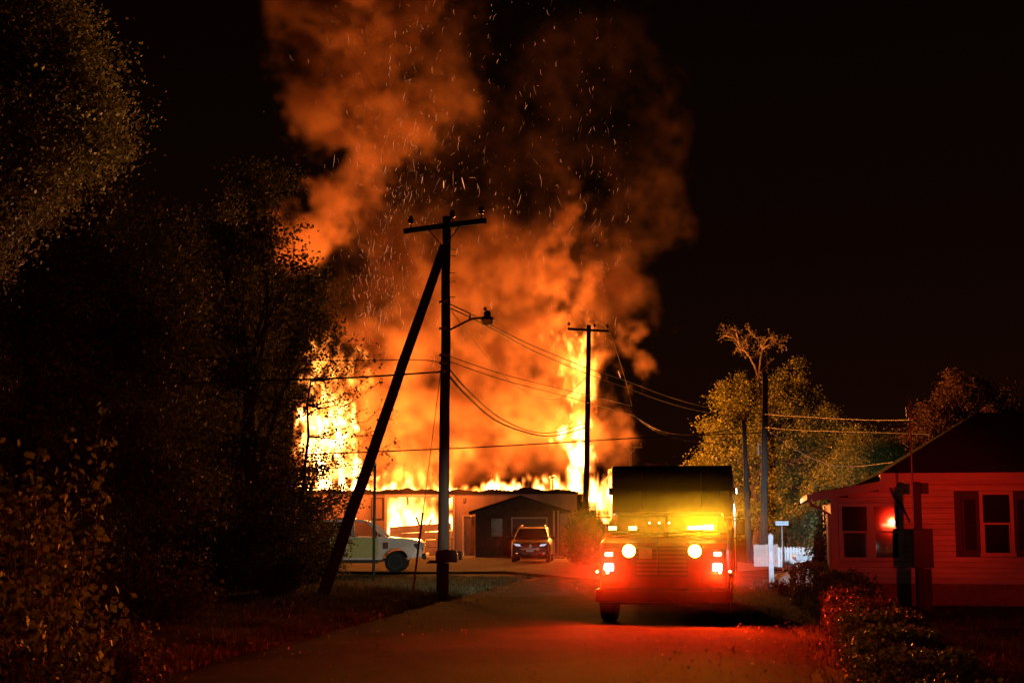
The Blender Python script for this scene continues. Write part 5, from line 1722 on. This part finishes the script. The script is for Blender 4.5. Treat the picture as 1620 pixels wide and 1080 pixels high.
shrub('leafy_shrub', 'near leafy shrub with hanging leaves in the bottom left corner', 60, 12.5, 1.5, 1.9, 60, 0.075, M_LEAF, 41)
shrub('leafy_shrub', 'taller shrub behind the near one at the bottom left', 20, 15.5, 2.2, 2.9, 70, 0.085, M_LEAF, 42)
shrub('leafy_shrub', 'low weedy shrub at the dark edge of the left verge', 190, 16.5, 1.2, 0.9, 36, 0.06, M_LEAF, 43)
shrub('leafy_shrub', 'rounded shrub below the unlit dark tree', 250, 27.0, 2.4, 1.7, 60, 0.08, M_LEAF, 44)
shrub('leafy_shrub', 'low shrub at the foot of the prop pole', 445, 39.0, 2.2, 1.5, 60, 0.075, M_LEAF, 45)
shrub('leafy_shrub', 'shrub in front of the pickup bed', 505, 46.0, 2.0, 2.4, 82, 0.085, M_LEAF, 46)
shrub('leafy_shrub', 'wide shrub filling the gap below the backlit tree', 335, 41.0, 3.6, 2.0, 90, 0.09, M_LEAF, 71)
shrub('leafy_shrub', 'shrub between the dark tree trunks at the left', 215, 37.0, 3.4, 1.9, 90, 0.09, M_LEAF, 72)
shrub('leafy_shrub', 'broad shrub behind the tall weed', 95, 30.0, 3.2, 2.2, 90, 0.09, M_LEAF, 73)
shrub('leafy_shrub', 'shrub hiding the foot of the leafy young tree', 425, 45.5, 3.0, 1.8, 90, 0.09, M_LEAF, 74)
# a tall weed rising above the near shrubs
wd = empty('tall_weed', (P(110, 829, 14).x, 14, 0), 0, 'tall leafy weed stalk leaning above the bottom left shrubs', 'weed')
WB = np.array(wd.location)
ws_ = MB(); lv = []
for (ex, ey) in ((162, 652), (120, 700), (60, 720), (175, 700)):
    bp = bent((0, 0, -0.05), np.array(P(ex, ey, 14 + rng.uniform(-0.3, 0.3))) - WB, rng, 10, 0.06)
    ws_.tube(bp, [0.014 - 0.0011 * i for i in range(11)], 5, cap=False)
    for i in range(3, 11): lv.append(np.array(bp[i]) + rng.standard_normal((9, 3)) * 0.05)
ws_.build('stalks', M_BARK, wd)
leaf_cloud('foliage', np.concatenate(lv), 0.075, M_LEAF, wd, rng)

# evergreen bush beside the office
tree('evergreen_bush', 'dark rounded evergreen bush between the office and the fire engine', (P(928, 829, 62).x, 62, 0), P(928, 850, 62), 0.08,
     [blob(928, 850, 62, 26, 38), blob(918, 870, 62, 22, 28), blob(942, 868, 62, 22, 26), blob(925, 828, 62, 16, 18)], 120, 300, 0.085, M_LEAF, 51, 0.20, cat='bush', limb=0.03)

# ---- trees on the right
YT = 94.0
tree('broadleaf_tree', 'broad tree lit yellow by the fire behind the plain pole', (P(1195, 829, YT).x, YT, 0), P(1195, 690, YT), 0.30,
     [blob(1140, 680, YT, 38, 38), blob(1112, 725, YT, 22, 22), blob(1128, 700, YT, 22, 22), blob(1165, 640, YT, 26, 30), blob(1150, 615, YT, 10, 18), blob(1178, 612, YT, 10, 22), blob(1222, 612, YT, 14, 22), blob(1240, 600, YT, 8, 20), blob(1262, 604, YT, 10, 22),
      blob(1215, 645, YT, 32, 30), blob(1255, 640, YT, 34, 30), blob(1283, 632, YT, 14, 18), blob(1200, 700, YT, 60, 45), blob(1150, 745, YT, 45, 36), blob(1100, 748, YT, 14, 12),
      blob(1270, 690, YT, 48, 36), blob(1305, 668, YT, 20, 20), blob(1318, 705, YT, 26, 30), blob(1335, 690, YT, 12, 18), blob(1230, 760, YT, 60, 40), blob(1290, 750, YT, 45, 40), blob(1160, 800, YT, 40, 34), blob(1220, 810, YT, 50, 34), blob(1280, 810, YT, 44, 36)],
     400, 210, 0.135, M_LEAFY, 61, 0.36, rag=0.45)
# bare dead crown above it
dt = empty('dead_tree', (P(1203, 829, 95.5).x, 95.5, 0), 0, 'dead tree top with bare forked limbs above the yellow tree', 'tree')
DB = np.array(dt.location)
dm = MB(); lv = []
def limb_px(pts_, r0, r1):
    a_ = [np.array(P(x, y, 95.5 + rng.uniform(-0.3, 0.3))) - DB for x, y in pts_]
    a_ = [np.array(q) for q in spline([Vector(q) for q in a_], 4)]
    n = len(a_)
    dm.tube(a_, [r0 + (r1 - r0) * i / (n - 1) for i in range(n)], 7)
    return a_
limb_px([(1203, 829), (1202, 700), (1202, 640), (1200, 610), (1202, 592)], 0.26, 0.16)
for L_ in ([(1201, 600), (1192, 575), (1180, 556), (1170, 546), (1160, 532), (1150, 526)], [(1170, 546), (1166, 530), (1164, 522)], [(1160, 534), (1152, 532), (1146, 531)],
           [(1201, 596), (1203, 570), (1206, 552), (1200, 540), (1192, 530), (1185, 524)], [(1206, 552), (1216, 546), (1226, 542), (1232, 544)], [(1206, 550), (1214, 536), (1224, 534), (1228, 540)],
           [(1204, 590), (1212, 580), (1216, 574)], [(1183, 560), (1178, 555), (1168, 552)], [(1195, 580), (1188, 568), (1182, 545), (1178, 538)]):
    a_ = limb_px(L_, 0.085, 0.02)
    for q in a_[6:]:
        for t in range(3):
            e = q + rng.standard_normal(3) * 0.28 + np.array((0, 0, 0.08))
            dm.tube([q, e], [0.02, 0.008], 4, cap=False)
            if rng.random() < 0.55: lv.append(e + rng.standard_normal((5, 3)) * 0.12)
for (x, y) in ((1143, 615), (1178, 600), (1222, 598), (1236, 590), (1260, 592), (1212, 605), (1165, 608)):
    limb_px([(1200 + (x - 1200) * 0.5, 660), (x - 3, y + 25), (x, y)], 0.05, 0.012)
dm.build('trunk', mat('dead_wood', (0.24, 0.19, 0.14), 0.9, var=0.3), dt, smooth=True)
leaf_cloud('crown', np.concatenate(lv), 0.17, M_LEAFP, dt, rng)
tree('broadleaf_tree', 'yellowish tree between the plain pole and the bungalow roof', (P(1390, 829, 82).x, 82, 0), P(1390, 740, 82), 0.2,
     [blob(1370, 715, 82, 42, 34), blob(1410, 725, 82, 40, 34), blob(1340, 745, 82, 40, 40), blob(1440, 735, 82, 36, 34), blob(1390, 770, 82, 60, 40), blob(1310, 790, 82, 40, 45)],
     150, 190, 0.13, M_LEAFY, 62, 0.36, rag=0.45)
tree('broadleaf_tree', 'russet tree rising behind the dark bungalow roof', (P(1530, 829, 88).x, 88, 0), P(1528, 680, 88), 0.22,
     [blob(1528, 610, 88, 40, 30), blob(1495, 655, 88, 40, 38), blob(1550, 650, 88, 50, 36), blob(1590, 650, 88, 40, 34), blob(1470, 690, 88, 40, 36), blob(1530, 695, 88, 60, 40)],
     170, 190, 0.14, M_LEAFR, 63, 0.38, rag=0.45)
tree('evergreen_bush', 'dark bush growing behind the picket fence', (P(1285, 829, 62).x, 62, 0), P(1285, 830, 62), 0.08,
     [blob(1250, 845, 62, 26, 26), blob(1285, 830, 62, 30, 40), blob(1305, 850, 50, 22, 36)], 70, 100, 0.10, M_LEAF, 52, 0.26, cat='bush', limb=0.03)

# ---- the clipped hedge along the right edge of the road
def hedge_shrub(label, Y, xl_, w, length, h, n, leaf, m, seed):
    rng = np.random.default_rng(seed)
    o = empty('hedge_shrub', (xl_ + w / 2, Y, 0.02), -math.atan(0.19), label, 'hedge', 'clipped hedge along the road')
    core = MB()
    for k in range(16):
        a_ = (rng.uniform(-w / 2, w / 2) * 0.7, rng.uniform(-length / 2, length / 2) * 0.9, -0.03)
        b_ = (a_[0] + rng.uniform(-0.15, 0.15), a_[1] + rng.uniform(-0.15, 0.15), h * rng.uniform(0.7, 0.95))
        core.tube(bent(a_, b_, rng, 4, 0.06), [0.014, 0.012, 0.01, 0.008, 0.005], 5, cap=False)
    core.build('stems', M_BARK, o)['kind'] = 'stuff'
    q = rng.random((n, 3))
    sh = rng.random(n)
    pos = (q - 0.5) * np.array((w, length, 1))
    pos[:, 2] = q[:, 2] * h
    # most leaves sit in the clipped shell
    top_ = sh < 0.42
    pos[top_, 2] = h - np.abs(rng.standard_normal(top_.sum())) * 0.06
    side = (sh >= 0.42) & (sh < 0.80)
    pos[side, 0] = np.sign(q[side, 0] - 0.5) * (w / 2 - np.abs(rng.standard_normal(side.sum())) * 0.05)
    fr_ = (sh >= 0.80) & (sh < 0.92)
    pos[fr_, 1] = -(length / 2 - np.abs(rng.standard_normal(fr_.sum())) * 0.05)
    bump = 0.05 * np.sin(pos[:, 0] * 7 + seed) * np.cos(pos[:, 1] * 4.3 + seed) + 0.03 * np.sin(pos[:, 1] * 11)
    crown_ = 1 - 0.30 * np.abs(2 * pos[:, 1] / length) ** 2.5 - 0.16 * np.abs(2 * pos[:, 0] / w) ** 3
    pos[:, 2] = np.maximum(0.03, pos[:, 2] * crown_ + bump * (pos[:, 2] / h))
    pos[:, 0] *= 1 - 0.12 * np.abs(2 * pos[:, 1] / length) ** 3
    pos[:, 0] += 0.04 * np.sin(pos[:, 1] * 6 + pos[:, 2] * 8)
    leaf_cloud('foliage', pos, leaf, m, o, rng, 0.1)
    return o


HED = [(33.8, 6.55, 0.95, 'clipped hedge block nearest the bungalow porch'), (30.2, 6.35, 0.85, 'clipped hedge block before the meter pole'), (27.0, 5.75, 0.80, 'hedge block with russet tips along the road'),
       (24.0, 5.2, 0.76, 'hedge block level with the fire engine'), (21.2, 4.7, 0.74, 'flat-topped hedge block with pale leaf tips'), (18.5, 4.2, 0.74, 'hedge block where a dead leaf sticks up'),
       (15.9, 3.75, 0.70, 'broad hedge block with a lit top'), (13.4, 3.3, 0.66, 'low hedge block with scattered pale leaves'), (11.0, 2.95, 0.6, 'lowest hedge block at the end of the row')]
for k, (y_, x_, h_, lab) in enumerate(HED):
    hedge_shrub(lab, y_, x_, 0.95 + 0.05 * (k % 3), 2.75 if k else 3.2, h_, 5200 if y_ < 25 else 3600, 0.045 if y_ < 22 else 0.055, M_HEDGE, 80 + k)
shrub('leafy_shrub', 'low spreading shrub by the white marker post', 1255, 38.5, 1.7, 0.45, 50, 0.05, M_LEAFR, 47)
shrub('leafy_shrub', 'tall dark shrub beside the porch downspout', 1308, 37.0, 0.75, 2.9, 90, 0.08, M_LEAF, 49)
shrub('leafy_shrub', 'round shrub under the porch windows', 1350, 32.0, 1.5, 0.75, 40, 0.06, M_LEAF, 48)

# ---- rough grass on the verges
def grass(n, seed):
    rng = np.random.default_rng(seed)
    y = 10 + 46 * rng.random(n) ** 1.3
    left = rng.random(n) < 0.72
    x = np.where(left, (-7.1 + 0.155 * y) - np.abs(rng.standard_normal(n)) * 2.6 + 0.12, (0.6 + 0.178 * y) + rng.random(n) * 6.0)
    ok = ~((~left) & (y > 31.5) & (x > 7.0)) & ~((y > 50) & (x > -7.5)) & ~((y > 40) & (x > 7))
    x, y = x[ok], y[ok]
    clump = np.sin(x * 2.3) * np.cos(y * 1.9) + 0.6 * np.sin(x * 5.1 + y * 3.3)
    keep = rng.random(len(x)) < np.clip(0.55 + 0.35 * clump, 0.08, 1)
    x, y, cl = x[keep], y[keep], clump[keep]
    m_ = len(x)
    h = (0.05 + 0.10 * rng.random(m_)) * np.clip(0.9 + 0.5 * cl, 0.4, 1.7)
    a = rng.random(m_) * 2 * PI
    w = 0.006 + 0.006 * rng.random(m_)
    bx_, by_ = np.cos(a) * w, np.sin(a) * w
    lx, ly = rng.standard_normal(m_) * h * 0.45, rng.standard_normal(m_) * h * 0.45
    z0 = np.full(m_, 0.0)
    v = np.stack([np.stack([x - bx_, y - by_, z0], 1), np.stack([x + bx_, y + by_, z0], 1), np.stack([x + lx, y + ly, z0 + h + 0.03], 1)], 1).reshape(-1, 3)
    return tag(np_mesh('grass', v, 3, np.arange(m_ * 3).reshape(m_, 3), M_GRASS), 'rough grass growing on the road verges', 'grass', kind='stuff')


grass(120000, 91)
# fallen leaves on verge and road edge
rng = np.random.default_rng(92)
n = 1400
y = 11 + 34 * rng.random(n) ** 1.2
x = np.where(rng.random(n) < 0.6, -7.1 + 0.155 * y + rng.standard_normal(n) * 1.3, 0.6 + 0.178 * y - np.abs(rng.standard_normal(n)) * 0.9)
leaf_cloud('fallen_leaves', np.stack([x, y, np.full(n, 0.125)], 1), 0.05, M_LEAFP, None, rng, 0.0)
tag(bpy.data.objects['fallen_leaves'], 'dry leaves scattered on the road edge', 'leaves', kind='stuff')
# ------------------------------------------------------------------ sparks over the fire
def build_sparks(n=2800):
    rng = np.random.default_rng(101)
    m = bpy.data.materials.new('ember')
    m.use_nodes = True
    nt = m.node_tree
    b = nt.nodes['Principled BSDF']
    b.inputs['Base Color'].default_value = (0.05, 0.02, 0.01, 1)
    g = nt.nodes.new('ShaderNodeNewGeometry')
    rp = nt.nodes.new('ShaderNodeMapRange')
    rp.inputs['To Min'].default_value = 0.12
    rp.inputs['To Max'].default_value = 1.9
    pw = nt.nodes.new('ShaderNodeMath'); pw.operation = 'POWER'; pw.inputs[1].default_value = 2.6
    nt.links.new(g.outputs['Random Per Island'], pw.inputs[0])
    nt.links.new(pw.outputs[0], rp.inputs['Value'])
    b.inputs['Emission Color'].default_value = (1.0, 0.36, 0.14, 1)
    nt.links.new(rp.outputs[0], b.inputs['Emission Strength'])
    V, Fc = [], []
    def streak(p, d, L, w, bend=0.0):
        p = np.array(p); d = np.array(d) / np.linalg.norm(d)
        s = np.cross(d, (0, 1, 0)); s /= np.linalg.norm(s)
        u = np.cross(d, s)
        k = len(V)
        prof = ((-0.5, 0.25), (-0.17, 0.7), (0.17, 1.0), (0.5, 0.25))
        for t, ww in prof:
            for q in range(3):
                a = 2 * PI * q / 3
                V.append(p + d * L * t + s * bend * L * (0.25 - t * t) + (s * math.cos(a) + u * math.sin(a)) * w * ww)
        for i in range(3):
            for q in range(3):
                q2 = (q + 1) % 3
                Fc.append((k + i * 3 + q, k + i * 3 + q2, k + (i + 1) * 3 + q2, k + (i + 1) * 3 + q))
    srcs = ((590, 660, 42, 0.50), (700, 720, 75, 0.22), (905, 690, 60, 0.20), (780, 740, 110, 0.08))
    for i in range(n):
        k = rng.choice(4, p=[q[3] for q in srcs])
        sx_, sy_, sw, _ = srcs[k]
        rise = min(720, rng.gamma(2.2, 140))
        px = sx_ + rng.normal(0, sw) * (0.45 + rise / 420) + rise * 0.10
        py = sy_ - 90 - rise
        if px > 1000: continue
        Yd = rng.uniform(82.5, 90)
        a = np.array(P(px, py, Yd)); s0 = np.array(P(sx_, sy_ + 80, Yd))
        d = (a - s0); d /= np.linalg.norm(d)
        d = d + rng.standard_normal(3) * (0.16 if rng.random() < 0.86 else 0.7)
        streak(a, d, min(0.9, rng.exponential(0.22) + 0.03), rng.uniform(0.003, 0.008), rng.normal(0, 0.5))
    for px, py, L in ((717, 283, 1.0), (655, 262, 0.9), (605, 250, 0.7), (733, 290, 0.8), (980, 592, 0.5), (702, 292, 0.5), (560, 470, 0.4), (690, 185, 0.5), (668, 285, 0.5)):
        streak(P(px, py, 86), (rng.uniform(-0.35, 0.2), 0, 1), L, 0.028)
    v = np.array(V)
    o = np_mesh('sparks', v, 4, np.array(Fc), m)
    return tag(o, 'glowing sparks and embers flying up from the fire', 'sparks', kind='stuff')


build_sparks()

# ------------------------------------------------------------------ thin smoke added round the engine so its lamps have halos
def build_halo_smoke():
    vox = 0.30
    lo = (-6.0, 17.0, 0.05)
    nx, ny, nz = 56, 60, 20
    X, Y, Z = np.meshgrid(lo[0] + np.arange(nx) * vox, lo[1] + np.arange(ny) * vox, lo[2] + np.arange(nz) * vox, indexing='ij')
    n = noise3((nx, ny, nz), vox, 3.0, 3.0, seed=55)
    r = np.sqrt(((X - 2.6) / 4.2) ** 2 + ((Y - 25.0) / 2.0) ** 2 + ((Z - 1.45) / 1.15) ** 2)
    D = (1 - smooth(0.25, 1.0, r)) * np.clip(1 + 0.35 * n, 0.3, 2)
    e = 3
    for ax, k in ((0, nx), (1, ny), (2, nz)):
        i = np.arange(k)
        f = np.clip(np.minimum(i + (3 if ax == 2 else 0), k - 1 - i) / e, 0, 1)
        sh = [1, 1, 1]; sh[ax] = k
        D = D * f.reshape(sh)
    return volume_object('halo_smoke', D.astype(np.float32), lo, vox, smoke_mat('halo_haze', (0.9, 0.85, 0.8), HALO_SMOKE, 0.35), 'thin smoke added round the fire engine for lamp halos', 'smoke')


build_halo_smoke()
